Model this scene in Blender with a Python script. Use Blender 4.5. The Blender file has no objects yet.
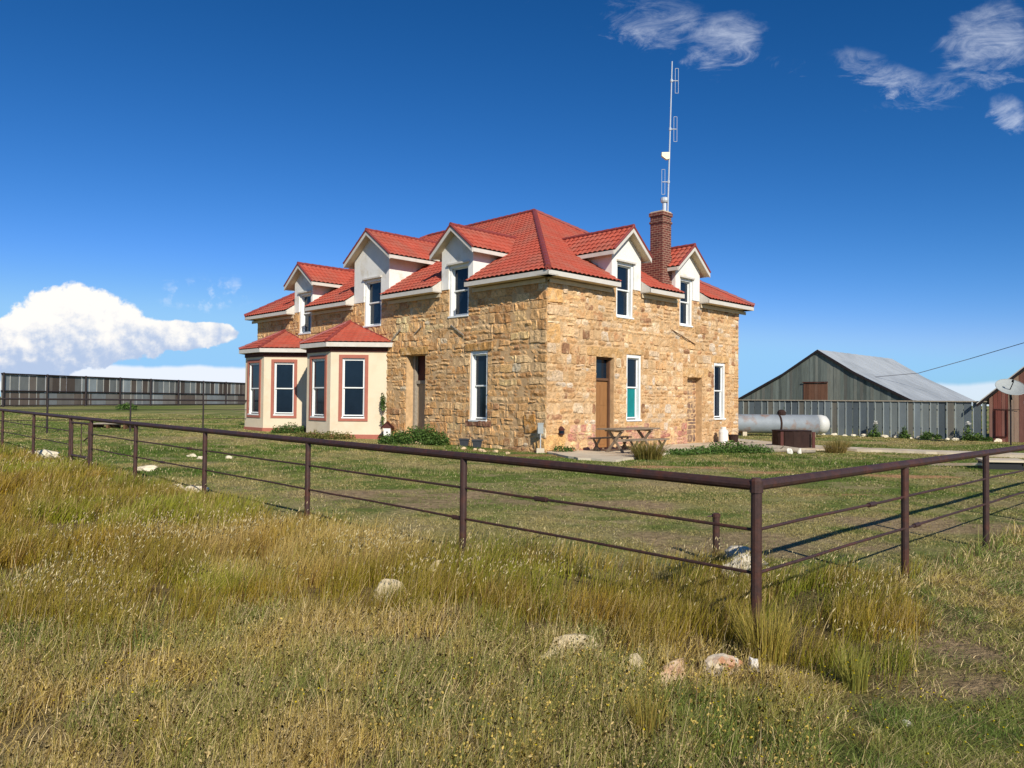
import bpy, bmesh, math, random
import numpy as np
from mathutils import Vector, Matrix, noise as mnoise
from math import sin, cos, radians, pi, sqrt, atan2
random.seed(7); RNG = np.random.default_rng(7)
SC = bpy.context.scene
COL = SC.collection

# ------------------------------------------------------------------ helpers
def V(*a): return Vector(a)
def lin(r, g, b):
    f = lambda c: (c/255/12.92) if c/255 <= .04045 else ((c/255+.055)/1.055)**2.4
    return (f(r), f(g), f(b))

def nodes_of(m):
    m.use_nodes = True
    nt = m.node_tree; nt.nodes.clear(); return nt

def mat(name, col=(.5,.5,.5), rough=.8, attr=False, nscale=0, namt=.25, bump=0, bscale=30, metallic=0,
        spec=.3, col2=None, n2scale=2, n2lo=.45, n2hi=.62, stretch=None, trans=0, bdist=.01):
    m = bpy.data.materials.new(name); nt = nodes_of(m); N = nt.nodes; L = nt.links
    out = N.new('ShaderNodeOutputMaterial'); b = N.new('ShaderNodeBsdfPrincipled')
    b.inputs['Roughness'].default_value = rough; b.inputs['Metallic'].default_value = metallic
    b.inputs['Specular IOR Level'].default_value = spec
    L.new(b.outputs[0], out.inputs[0])
    tc = N.new('ShaderNodeTexCoord'); vec = tc.outputs['Object']
    if stretch:
        mp = N.new('ShaderNodeMapping'); mp.inputs['Scale'].default_value = stretch
        L.new(vec, mp.inputs[0]); vec = mp.outputs[0]
    if attr:
        a = N.new('ShaderNodeAttribute'); a.attribute_name = 'Col'; c = a.outputs['Color']
    else:
        r = N.new('ShaderNodeRGB'); r.outputs[0].default_value = (*col, 1); c = r.outputs[0]
    def noise(scale, detail=5):
        n = N.new('ShaderNodeTexNoise'); n.inputs['Scale'].default_value = scale
        n.inputs['Detail'].default_value = detail; n.inputs['Roughness'].default_value = .62
        L.new(vec, n.inputs['Vector']); return n.outputs['Fac']
    if col2:
        r = N.new('ShaderNodeMapRange'); r.inputs[1].default_value = n2lo; r.inputs[2].default_value = n2hi
        L.new(noise(n2scale), r.inputs[0])
        mx = N.new('ShaderNodeMix'); mx.data_type = 'RGBA'
        L.new(r.outputs[0], mx.inputs[0]); L.new(c, mx.inputs[6]); mx.inputs[7].default_value = (*col2, 1)
        c = mx.outputs[2]
    if nscale:
        r = N.new('ShaderNodeMapRange'); r.inputs[1].default_value = .25; r.inputs[2].default_value = .75
        r.inputs[3].default_value = 1-namt; r.inputs[4].default_value = 1+namt
        L.new(noise(nscale), r.inputs[0])
        mx = N.new('ShaderNodeVectorMath'); mx.operation = 'SCALE'
        L.new(c, mx.inputs[0]); L.new(r.outputs[0], mx.inputs['Scale']); c = mx.outputs[0]
    L.new(c, b.inputs['Base Color'])
    if bump:
        bp = N.new('ShaderNodeBump'); bp.inputs['Strength'].default_value = bump; bp.inputs['Distance'].default_value = bdist
        L.new(noise(bscale, 6), bp.inputs['Height']); L.new(bp.outputs[0], b.inputs['Normal'])
    if trans:
        t = N.new('ShaderNodeBsdfTranslucent'); L.new(c, t.inputs[0])
        ms = N.new('ShaderNodeMixShader'); ms.inputs[0].default_value = trans
        L.new(b.outputs[0], ms.inputs[1]); L.new(t.outputs[0], ms.inputs[2]); L.new(ms.outputs[0], out.inputs[0])
    return m

class MB:
    """collects faces (with colours and metre UVs) and builds ONE mesh object"""
    def __init__(s): s.v = []; s.f = []; s.c = []; s.uv = []
    def poly(s, pts, col=(.5,.5,.5), uv=None):
        i = len(s.v); s.v += [tuple(p) for p in pts]; n = len(pts)
        s.f.append(tuple(range(i, i+n))); s.c.append(col)
        if uv is None:
            P = [Vector(p) for p in pts]
            nn = (P[1]-P[0]).cross(P[2]-P[0])
            nn = nn.normalized() if nn.length > 1e-9 else V(0,0,1)
            if abs(nn.z) > .95: uv = [(p.x, p.y) for p in P]
            else:
                h = V(-nn.y, nn.x, 0).normalized(); w = nn.cross(h)
                uv = [(p.dot(h), -p.dot(w) if w.z < 0 else p.dot(w)) for p in P]
        s.uv += uv
    def box(s, O, X, Y, Z, col=(.5,.5,.5)):
        """corner O and three edge vectors"""
        O, X, Y, Z = map(Vector, (O, X, Y, Z))
        if X.cross(Y).dot(Z) < 0: X, Y = Y, X
        p = [O, O+X, O+X+Y, O+Y, O+Z, O+X+Z, O+X+Y+Z, O+Y+Z]
        for f in ((0,3,2,1),(4,5,6,7),(0,1,5,4),(1,2,6,5),(2,3,7,6),(3,0,4,7)):
            s.poly([p[k] for k in f], col)
    def tube(s, pts, r, n=8, col=(.5,.5,.5), cap=True):
        pts = [Vector(p) for p in pts]; rs = r if isinstance(r, (list, tuple)) else [r]*len(pts)
        rings = []
        for i, p in enumerate(pts):
            d = (pts[min(i+1, len(pts)-1)]-pts[max(i-1, 0)]).normalized()
            a = V(0,0,1) if abs(d.z) < .9 else V(1,0,0)
            x = d.cross(a).normalized(); y = d.cross(x).normalized()
            rings.append([p+(x*cos(2*pi*k/n)+y*sin(2*pi*k/n))*rs[i] for k in range(n)])
        for A, B in zip(rings, rings[1:]):
            for k in range(n): s.poly([A[k], B[k], B[(k+1)%n], A[(k+1)%n]], col)
        if cap: s.poly(rings[0], col); s.poly(rings[-1][::-1], col)
    def build(s, name, m, parent=None, smooth=False):
        me = bpy.data.meshes.new(name)
        org = V(0,0,0)
        q = parent
        while q is not None: org += q.location; q = q.parent
        base = V(0,0,0)
        if parent is None and s.v:
            a = np.array(s.v); base = V((a[:,0].min()+a[:,0].max())/2, (a[:,1].min()+a[:,1].max())/2, a[:,2].min()); 
        me.from_pydata([(x-org.x-base.x, y-org.y-base.y, z-org.z-base.z) for x, y, z in s.v], [], s.f)
        ca = me.color_attributes.new('Col', 'FLOAT_COLOR', 'CORNER')
        cc = np.ones((len(me.loops), 4), np.float32); k = 0
        for f, c in zip(s.f, s.c):
            cc[k:k+len(f), :3] = c; k += len(f)
        ca.data.foreach_set('color', cc.ravel())
        ul = me.uv_layers.new(name='UVMap'); ul.data.foreach_set('uv', np.array(s.uv, np.float32).ravel())
        me.materials.append(m)
        if smooth:
            bm = bmesh.new(); bm.from_mesh(me); bmesh.ops.remove_doubles(bm, verts=bm.verts, dist=1e-5)
            for f in bm.faces: f.smooth = True
            bm.to_mesh(me); bm.free()
        o = bpy.data.objects.new(name, me); COL.objects.link(o)
        o.location = base
        if parent: o.parent = parent
        return o

def thing(name, label, cat, loc=(0,0,0), group=None):
    o = bpy.data.objects.new(name, None); COL.objects.link(o); o.location = loc
    o.empty_display_size = .2
    o['label'] = label; o['category'] = cat
    if group: o['group'] = group
    return o
def tag(o, label=None, cat=None, group=None, kind=None):
    if label: o['label'] = label
    if cat: o['category'] = cat
    if group: o['group'] = group
    if kind: o['kind'] = kind
    return o

# numpy fractal value noise in world metres
_lat = np.random.default_rng(3).random((256, 256))
def vnoise(x, y, s, seed=0):
    x = np.asarray(x)/s+seed*17.3+1000; y = np.asarray(y)/s+seed*31.7+1000
    i = np.floor(x).astype(int); j = np.floor(y).astype(int); fx = x-i; fy = y-j
    fx = fx*fx*(3-2*fx); fy = fy*fy*(3-2*fy)
    g = lambda a, b: _lat[a % 256, b % 256]
    return (g(i,j)*(1-fx)+g(i+1,j)*fx)*(1-fy)+(g(i,j+1)*(1-fx)+g(i+1,j+1)*fx)*fy
def fbm(x, y, s, seed=0, o=3):
    r = 0; a = 1; t = 0
    for k in range(o):
        r = r+a*vnoise(x, y, s/2**k, seed+k*5); t += a; a *= .55
    return r/t
def sst(x, a, b):
    t = np.clip((np.asarray(x, float)-a)/(b-a), 0, 1); return t*t*(3-2*t)

# ------------------------------------------------------------------ place: axes of house and fences
AN = radians(44.3)
UL = V(-sin(AN), cos(AN), 0); UR = V(cos(AN), sin(AN), 0); UP = V(0,0,1)
C0 = V(1.072, 23.825, 0)          # near corner of the house
F0 = V(1.655, 5.2, 0)             # near corner of the pipe fence
def pq(x, y):
    dx = np.asarray(x)-F0.x; dy = np.asarray(y)-F0.y
    return dx*UL.x+dy*UL.y, dx*UR.x+dy*UR.y
def ground_z(x, y):
    p, q = pq(x, y)
    z = np.interp(p, [-5,0,12,22,31,50,78,98,200,3000], [0,0,.05,.13,.25,.45,.7,.8,.9,.9])
    x = np.asarray(x, float); y = np.asarray(y, float)
    r = np.sqrt(x*x+y*y)
    z = z+(fbm(x, y, 3.5, 4)-.5)*.10*sst(r, 2.5, 5)*(1-sst(r, 120, 200))*(1-house_near(x, y))
    return z
def house_near(x, y):
    dx = np.asarray(x)-C0.x; dy = np.asarray(y)-C0.y
    a = dx*UL.x+dy*UL.y; b = dx*UR.x+dy*UR.y
    d = np.maximum(np.maximum(-3.5-a, a-20), np.maximum(-2.5-b, b-13))
    return 1-sst(d, 0, 2)
def gz(x, y): return float(ground_z(np.array([x]), np.array([y]))[0])

class Frame:
    def __init__(s, O, U, N): s.O, s.U, s.N = Vector(O), Vector(U).normalized(), Vector(N).normalized()
    def P(s, u, o, z): return s.O+s.U*u+s.N*o+UP*z
FL = Frame(C0, UL, -UR); FR = Frame(C0, UR, -UL)

def stone_mat():
    m = bpy.data.materials.new('sandstone'); nt = nodes_of(m); N = nt.nodes; L = nt.links
    out = N.new('ShaderNodeOutputMaterial'); b = N.new('ShaderNodeBsdfPrincipled'); L.new(b.outputs[0], out.inputs[0])
    b.inputs['Roughness'].default_value = .93; b.inputs['Specular IOR Level'].default_value = .12
    tc = N.new('ShaderNodeTexCoord'); at = N.new('ShaderNodeAttribute'); at.attribute_name = 'Col'
    mp = N.new('ShaderNodeMapping'); mp.inputs['Scale'].default_value = (1, 1, 1.7); L.new(tc.outputs['Object'], mp.inputs[0])
    def noise(sc, det, lo, hi, a, c, vec=tc.outputs['Object']):
        n = N.new('ShaderNodeTexNoise'); n.inputs['Scale'].default_value = sc; n.inputs['Detail'].default_value = det; n.inputs['Roughness'].default_value = .65
        L.new(vec, n.inputs['Vector']); r = N.new('ShaderNodeMapRange'); L.new(n.outputs['Fac'], r.inputs[0])
        for i, q in enumerate((lo, hi, a, c)): r.inputs[i+1].default_value = q
        return r.outputs[0], n.outputs['Fac']
    sm, _ = noise(3.4, 6, .50, .62, 0, .85)
    mx = N.new('ShaderNodeMix'); mx.data_type = 'RGBA'; L.new(sm, mx.inputs[0]); L.new(at.outputs['Color'], mx.inputs[6]); mx.inputs[7].default_value = (*lin(216,182,138), 1)
    f1, h1 = noise(10, 6, .28, .72, .66, 1.3, mp.outputs[0]); f2, _ = noise(13, 4, .33, .42, .42, 1, mp.outputs[0]); f3, _ = noise(.7, 3, .35, .65, .86, 1.1)
    q = mx.outputs[2]
    for f in (f1, f2, f3):
        v = N.new('ShaderNodeVectorMath'); v.operation = 'SCALE'; L.new(q, v.inputs[0]); L.new(f, v.inputs['Scale']); q = v.outputs[0]
    L.new(q, b.inputs['Base Color'])
    bp = N.new('ShaderNodeBump'); bp.inputs['Strength'].default_value = .9; bp.inputs['Distance'].default_value = .04
    _, hh = noise(17, 7, 0, 1, 0, 1, mp.outputs[0]); L.new(hh, bp.inputs['Height']); L.new(bp.outputs[0], b.inputs['Normal'])
    return m
# ------------------------------------------------------------------ materials
M = {}
M['stone'] = stone_mat() if True else mat('sandstone', attr=True, nscale=11, namt=.28, bump=.8, bscale=20, rough=.92, spec=.15, bdist=.03, col2=lin(214,180,132), n2scale=3.2, n2lo=.54, n2hi=.68)
M['mortar'] = mat('lime_mortar', lin(204,168,124), nscale=5, namt=.3, bump=.6, bscale=40, rough=.95, spec=.1)
M['tile'] = mat('red_metal_tile', lin(184,88,68), rough=.65, nscale=2.2, namt=.2, spec=.25, col2=lin(166,94,76), n2scale=1.1, stretch=(1,1,.5))
M['ridge'] = mat('ridge_cap', lin(138,66,60), rough=.45, nscale=3, namt=.12, spec=.35)
M['white'] = mat('white_paint', lin(210,203,190), rough=.6, nscale=6, namt=.10, col2=lin(196,184,164), n2scale=3, n2lo=.55, n2hi=.75)
M['casing'] = mat('white_window_paint', lin(236,236,230), rough=.5, nscale=8, namt=.05)
M['soffit'] = mat('aged_soffit_board', lin(206,188,156), rough=.8, nscale=5, namt=.12)
M['stucco'] = mat('white_stucco', lin(234,230,220), rough=.9, nscale=3, namt=.06, bump=.4, bscale=60, col2=lin(205,190,160), n2scale=1.6, n2lo=.56, n2hi=.8)
M['cream'] = mat('cream_stucco', lin(226,208,178), rough=.9, nscale=1.5, namt=.05, bump=.4, bscale=70, col2=lin(216,192,158), n2scale=1.2, n2lo=.5, n2hi=.8)
M['pink'] = mat('pink_brown_trim', lin(172,104,86), rough=.75, nscale=6, namt=.1)
M['brown'] = mat('dark_brown_trim', lin(84,44,36), rough=.7, nscale=6, namt=.15)
M['rust'] = mat('rusty_pipe', lin(66,46,40), rough=.55, nscale=20, namt=.3, col2=lin(84,50,38), n2scale=7, n2lo=.48, n2hi=.66, bump=.4, bscale=80, spec=.4, bdist=.004)
M['rustbox'] = mat('rusted_steel', lin(54,37,31), rough=.9, nscale=7, namt=.35, col2=lin(52,34,28), n2scale=4, bump=.5, bscale=50, stretch=(1,1,.4))
M['glassdark'] = mat('window_glass', lin(22,34,46), rough=.12, spec=.35, nscale=1.2, namt=.35)
M['teal'] = mat('teal_curtain', lin(14,122,122), rough=.8, nscale=9, namt=.25, stretch=(3,3,.4))
M['olddoor'] = mat('old_brown_door', lin(104,74,52), rough=.85, nscale=9, namt=.3, stretch=(3,3,.4), bump=.4, bscale=30)
M['oakdoor'] = mat('varnished_door', lin(150,106,64), rough=.6, nscale=9, namt=.2, stretch=(3,3,.3))
M['palewood'] = mat('pale_weathered_planks', lin(176,152,122), rough=.9, nscale=9, namt=.3, stretch=(3,3,.4), bump=.4, bscale=30)
M['grey_wood'] = mat('weathered_grey_wood', lin(158,146,128), rough=.9, nscale=12, namt=.3, stretch=(1,1,1), bump=.4, bscale=60)
M['wood'] = mat('weathered_picnic_wood', lin(140,122,102), rough=.9, nscale=14, namt=.3, bump=.3, bscale=60)
M['concrete'] = mat('pale_concrete', lin(205,190,164), rough=.9, nscale=2.2, namt=.12, bump=.3, bscale=50, col2=lin(180,152,120), n2scale=.9, n2lo=.5, n2hi=.7)
M['board'] = mat('weathered_board', attr=True, rough=.85, nscale=2.5, namt=.22, stretch=(3,3,.5), bump=.3, bscale=20, spec=.2)
M['sheet'] = mat('galvanised_sheet', attr=True, rough=.55, nscale=1.6, namt=.2, stretch=(1,1,.4), spec=.4, metallic=.15)
M['barnroof'] = mat('grey_roof_sheet', lin(178,182,182), rough=.55, nscale=.5, namt=.10, spec=.4, metallic=.1, col2=lin(160,164,164), n2scale=.3)
M['darksteel'] = mat('dark_pipe', lin(48,40,40), rough=.6, nscale=8, namt=.2)
M['galv'] = mat('galvanised_pipe', lin(205,210,212), rough=.4, nscale=8, namt=.08, metallic=.3)
M['tank'] = mat('silver_tank_paint', lin(142,148,152), rough=.65, nscale=1.5, namt=.18, col2=lin(140,110,92), n2scale=1.3, n2lo=.52, n2hi=.66, spec=.35, metallic=.1)
M['tankend'] = mat('white_tank_end', lin(206,204,196), rough=.5, nscale=3, namt=.08)
M['whitecyl'] = mat('white_cylinder_paint', lin(226,224,216), rough=.5, nscale=6, namt=.08, col2=lin(150,120,90), n2scale=5, n2lo=.6, n2hi=.8)
M['black'] = mat('black_plastic_and_shade', lin(34,34,36), rough=.6, nscale=5, namt=.2)  # real plastic parts, and the painted shade in the hatch opening
M['pot'] = mat('dark_grey_pot', lin(58,60,64), rough=.7, nscale=9, namt=.25)
M['rock'] = mat('pale_rock', attr=True, rough=.92, nscale=8, namt=.14, bump=.7, bscale=22, spec=.15, bdist=.02)
M['dish'] = mat('pale_dish', lin(158,162,158), rough=.6, nscale=6, namt=.08)
M['panel'] = mat('antenna_panel', lin(240,236,196), rough=.5, nscale=6, namt=.04)
M['grass'] = mat('grass_blades', attr=True, rough=.7, spec=.15, trans=.35)
M['leaf'] = mat('leaves', attr=True, rough=.6, spec=.2, trans=.25)
M['cable'] = mat('cable', lin(96,98,104), rough=.6, nscale=5, namt=.1)

def brick_mat():
    m = bpy.data.materials.new('chimney_brick'); nt = nodes_of(m); N = nt.nodes; L = nt.links
    out = N.new('ShaderNodeOutputMaterial'); b = N.new('ShaderNodeBsdfPrincipled'); L.new(b.outputs[0], out.inputs[0])
    b.inputs['Roughness'].default_value = .9
    uv = N.new('ShaderNodeUVMap'); br = N.new('ShaderNodeTexBrick'); L.new(uv.outputs[0], br.inputs['Vector'])
    br.inputs['Color1'].default_value = (*lin(120,60,50),1); br.inputs['Color2'].default_value = (*lin(88,44,40),1)
    br.inputs['Mortar'].default_value = (*lin(168,138,112),1); br.inputs['Scale'].default_value = 1
    br.inputs['Brick Width'].default_value = .23; br.inputs['Row Height'].default_value = .085
    br.inputs['Mortar Size'].default_value = .010; br.inputs['Mortar Smooth'].default_value = .3
    n = N.new('ShaderNodeTexNoise'); n.inputs['Scale'].default_value = 7; n.inputs['Detail'].default_value = 4
    tc = N.new('ShaderNodeTexCoord'); L.new(tc.outputs['Object'], n.inputs['Vector'])
    r = N.new('ShaderNodeMapRange'); r.inputs[3].default_value = .6; r.inputs[4].default_value = 1.4; L.new(n.outputs['Fac'], r.inputs[0])
    s = N.new('ShaderNodeVectorMath'); s.operation = 'SCALE'; L.new(br.outputs['Color'], s.inputs[0]); L.new(r.outputs[0], s.inputs['Scale'])
    L.new(s.outputs[0], b.inputs['Base Color'])
    bp = N.new('ShaderNodeBump'); bp.invert = True; bp.inputs['Distance'].default_value = .01; bp.inputs['Strength'].default_value = .7
    L.new(br.outputs['Fac'], bp.inputs['Height']); L.new(bp.outputs[0], b.inputs['Normal'])
    return m
M['brick'] = brick_mat()

# ------------------------------------------------------------------ GROUND
HOUSE_L, HOUSE_W = 19.5, 11.65
# bare / green / tan patches of the yard, in metres (x, y, rx, ry, kind)
PATCH = [(-.9,12.6,2.4,1.3,'bare'),(1.5,12.2,1.4,.9,'bare'),(3.2,9.2,1.8,.9,'bare'),(6.2,10.6,2.0,.8,'bare'),(-3.2,13.0,1.8,.8,'dry'),
         (4.3,19.4,1.5,.5,'red'),(6.3,18.2,1.2,.45,'red'),(9.0,17.8,1.4,.5,'red'),(1.2,22.6,1.8,.7,'dirt'),(-.6,24.4,1.6,.5,'dirt'),
         (5.6,20.6,2.2,1.2,'green'),(8.0,20.6,2.2,1.6,'green'),(10.5,20.5,3,1.2,'green'),(7.8,23,1.5,1.8,'green'),(-3.6,24.6,3.6,2.0,'green'),
         (-7,24,3,1.4,'green'),(-3.5,17.5,3.2,1.2,'green'),(-6.5,16,2.5,1.3,'green'),(3.4,15.5,2.6,1.4,'dry'),(-1.5,18.5,2.5,1.0,'dry'),
         (13.5,20.5,2,.8,'green'),(1.6,3.9,1.0,.45,'green'),(3.3,4.0,1.2,.5,'green'),(4.5,5.6,1.0,.6,'green'),(8.5,13.2,2.0,.9,'dry'),(10.2,11,1.5,.6,'bare'),(3.0,5.3,.7,.35,'bare'),(2.6,4.6,.5,.3,'bare'),(3.6,3.9,.5,.3,'bare'),
         (12,30,3,1,'green'),(6,14,1.0,.4,'red'),(16,33,4,1,'dry'),(-12,28,4,2,'dry'),(-1.7,7.9,1.3,1.1,'blond'),(-3.2,8.3,.8,.7,'blond'),(-9,10.5,1.4,1.2,'blond'),(.9,8.2,.8,.5,'blond'),(-4.6,10.2,1.4,1.3,'lime'),(-2.3,6.4,.5,.4,'lime'),(-6.5,7,1.2,.8,'lime'),(0.2,6.9,.8,.5,'lime'),(-10,15,2.5,1.5,'lime'),(-11,22,4,2,'green')]
def zone(x, y):
    """returns dict of weights for a world position"""
    x = np.asarray(x, float); y = np.asarray(y, float)
    p, q = pq(x, y); d = np.sqrt(x*x+y*y)
    n1 = fbm(x, y, 2.6, 1); n2 = fbm(x, y, .9, 2); n3 = fbm(x, y, 7, 3)
    yard = sst(p, -.1, .15)*sst(q, -.1, .15)
    tall_out = (1-yard)*sst(d+(n2-.5)*1.6-.22*np.clip(.8-x, 0, 3), 4.9, 5.5)*sst(p-(.35*np.maximum(q, -.5)-.95)+(n2-.5)*.9, -.12, .2)
    tall_out = tall_out*(1-sst(p, 34, 40))
    tall_in = yard*(1-sst(q+.62*p+(n2-.5)*1.5, 2.5, 3.1))
    tall = np.clip(tall_out+tall_in, 0, 1)*(1-.45*sst(n2, .5, .62)*(d < 8))
    W = dict(yard=yard, tall=tall, n1=n1, n2=n2, n3=n3, d=d, p=p, q=q)
    for k in ('bare', 'dry', 'green', 'red', 'dirt', 'blond', 'lime'): W[k] = np.zeros_like(x)
    for (cx, cy, rx, ry, k) in PATCH:
        g = 1-sst(((x-cx)/rx)**2+((y-cy)/ry)**2+(fbm(x, y, .7, 9, 4)-.5)*3.2, .1, 1.3)
        W[k] = np.maximum(W[k], g)
    return W
c3 = lambda *a: np.array(lin(*a))
def mixc(a, b, t): return a*(1-t[:, None])+b*t[:, None]
def soil_colour(W):
    n1, n2 = W['n1'], W['n2']; N = len(n1)
    base = mixc(np.tile(c3(150,136,92), (N,1)), np.tile(c3(118,116,66), (N,1)), sst(n1, .35, .65))
    base = mixc(base, np.tile(c3(172,150,110), (N,1)), sst(n2, .55, .75)*.7)
    yard_g = mixc(np.tile(c3(156,148,94), (N,1)), np.tile(c3(110,122,62), (N,1)), sst(fbm(W['p'], W['q'], 3.2, 8), .42, .6))
    yard_g = mixc(yard_g, np.tile(c3(98,118,50), (N,1)), sst(fbm(W['p']*1.0, W['q'], 1.0, 91), .46, .6)*.8)
    yard_g = mixc(yard_g, np.tile(c3(176,156,114), (N,1)), sst(n2, .52, .7)*.7)
    base = mixc(base, yard_g, W['yard'])
    out = (1-W['yard'])
    base = mixc(base, np.tile(c3(112,92,62), (N,1)), np.clip(W['tall']+out*.5*(W['d'] < 30), 0, 1)*.8)
    base = mixc(base, np.tile(c3(92,108,48), (N,1)), W['green']*.8)
    base = mixc(base, np.tile(c3(176,152,114), (N,1)), W['dry']*.6)
    base = mixc(base, np.tile(c3(166,140,108), (N,1)), W['bare']*.8)
    base = mixc(base, np.tile(c3(196,146,106), (N,1)), W['red']*.9)
    base = mixc(base, np.tile(c3(172,132,92), (N,1)), W['dirt']*.8)
    return base
def grid_lines(a, b, s, far):
    c = list(np.arange(a, b+1e-6, s)); k = s
    lo = a; hi = b
    L = []; R = []
    while hi < far: k *= 1.25; hi += k; R.append(hi)
    k = s
    while lo > -far: k *= 1.25; lo -= k; L.append(lo)
    return np.array(L[::-1]+c+R)
def build_ground():
    xs = grid_lines(-26, 22, .17, 2500); ys = grid_lines(0, 40, .17, 2500)
    X, Y = np.meshgrid(xs, ys); x = X.ravel(); y = Y.ravel()
    z = ground_z(x, y)
    nx, ny = len(xs), len(ys)
    me = bpy.data.meshes.new('ground')
    me.vertices.add(nx*ny); me.vertices.foreach_set('co', np.stack([x, y, z], 1).astype(np.float32).ravel())
    i, j = np.meshgrid(np.arange(nx-1), np.arange(ny-1)); a = (j*nx+i).ravel()
    quads = np.stack([a, a+1, a+nx+1, a+nx], 1)
    me.loops.add(len(quads)*4); me.loops.foreach_set('vertex_index', quads.ravel().astype(np.int32))
    me.polygons.add(len(quads)); me.polygons.foreach_set('loop_start', (np.arange(len(quads))*4).astype(np.int32))
    me.update(calc_edges=True)
    ca = me.color_attributes.new('Col', 'FLOAT_COLOR', 'POINT')
    cc = np.ones((nx*ny, 4), np.float32); cc[:, :3] = soil_colour(zone(x, y)); ca.data.foreach_set('color', cc.ravel())
    me.materials.append(mat('soil_and_thatch', attr=True, rough=.95, nscale=9, namt=.5, bump=1, bscale=26, spec=.05, bdist=.06))
    o = bpy.data.objects.new('ground', me); COL.objects.link(o); tag(o, kind='structure')
build_ground()

# ------------------------------------------------------------------ HOUSE
house = thing('stone_house', 'two-storey tan sandstone house with red tiled hip roof and white dormers', 'house', C0)

UV0 = [(0,0),(1,0),(1,1),(0,1)]
PAL_L = [lin(206,162,108), lin(196,150,96), lin(212,170,116), lin(188,140,88), lin(202,156,102), lin(214,178,128), lin(180,134,86), lin(208,162,106)]
PAL_R = [lin(222,182,126), lin(214,170,112), lin(226,190,138), lin(206,160,104), lin(218,176,120), lin(230,200,154), lin(198,150,100), lin(216,172,114)]
def rect_sub(r, h):
    u0, u1, z0, z1 = r; a0, a1, b0, b1 = h
    if u1 <= a0 or u0 >= a1 or z1 <= b0 or z0 >= b1: return [r]
    out = []
    if u0 < a0: out.append((u0, a0, z0, z1))
    if u1 > a1: out.append((a1, u1, z0, z1))
    m0, m1 = max(u0, a0), min(u1, a1)
    if z0 < b0: out.append((m0, m1, z0, b0))
    if z1 > b1: out.append((m0, m1, b1, z1))
    return out
def stone_rects(L, z0, z1, holes, blocks, rnd, small):
    rects = []
    z = z0; row = 0
    while z < z1-.04:
        h = rnd.choice([.15,.18,.22,.27,.33]) if small else rnd.choice([.17,.22,.27,.33,.38,.2])
        h *= rnd.uniform(.9, 1.1)
        if z1-z-h < .12: h = z1-z
        u = 0; first = True
        while u < L-.02:
            if first: w = .75 if row % 2 else .42
            else: w = rnd.uniform(.16, .5) if small else rnd.choice([.16,.25,.35,.5,.7,.85])*rnd.uniform(.8, 1.2)
            if rnd.random() < .12: w *= 1.5
            if L-u-w < .2: w = L-u
            if not first and rnd.random() < (.38 if small else .30) and h > .2:
                c = rnd.uniform(.35, .65)
                w2 = w*rnd.uniform(.4, .6)
                rects += [(u, u+w2, z, z+h*c), (u+w2, u+w, z, z+h*c)] if rnd.random() < .4 else [(u, u+w, z, z+h*c)]
                rects.append((u, u+w, z+h*c, z+h))
            else: rects.append((u, u+w, z, z+h))
            u += w; first = False
        z += h; row += 1
    for h in holes+[b[:4] for b in blocks]:
        rects = [q for r in rects for q in rect_sub(r, h)]
    rects = [r for r in rects if r[1]-r[0] > .06 and r[3]-r[2] > .05]
    return rects
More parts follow.
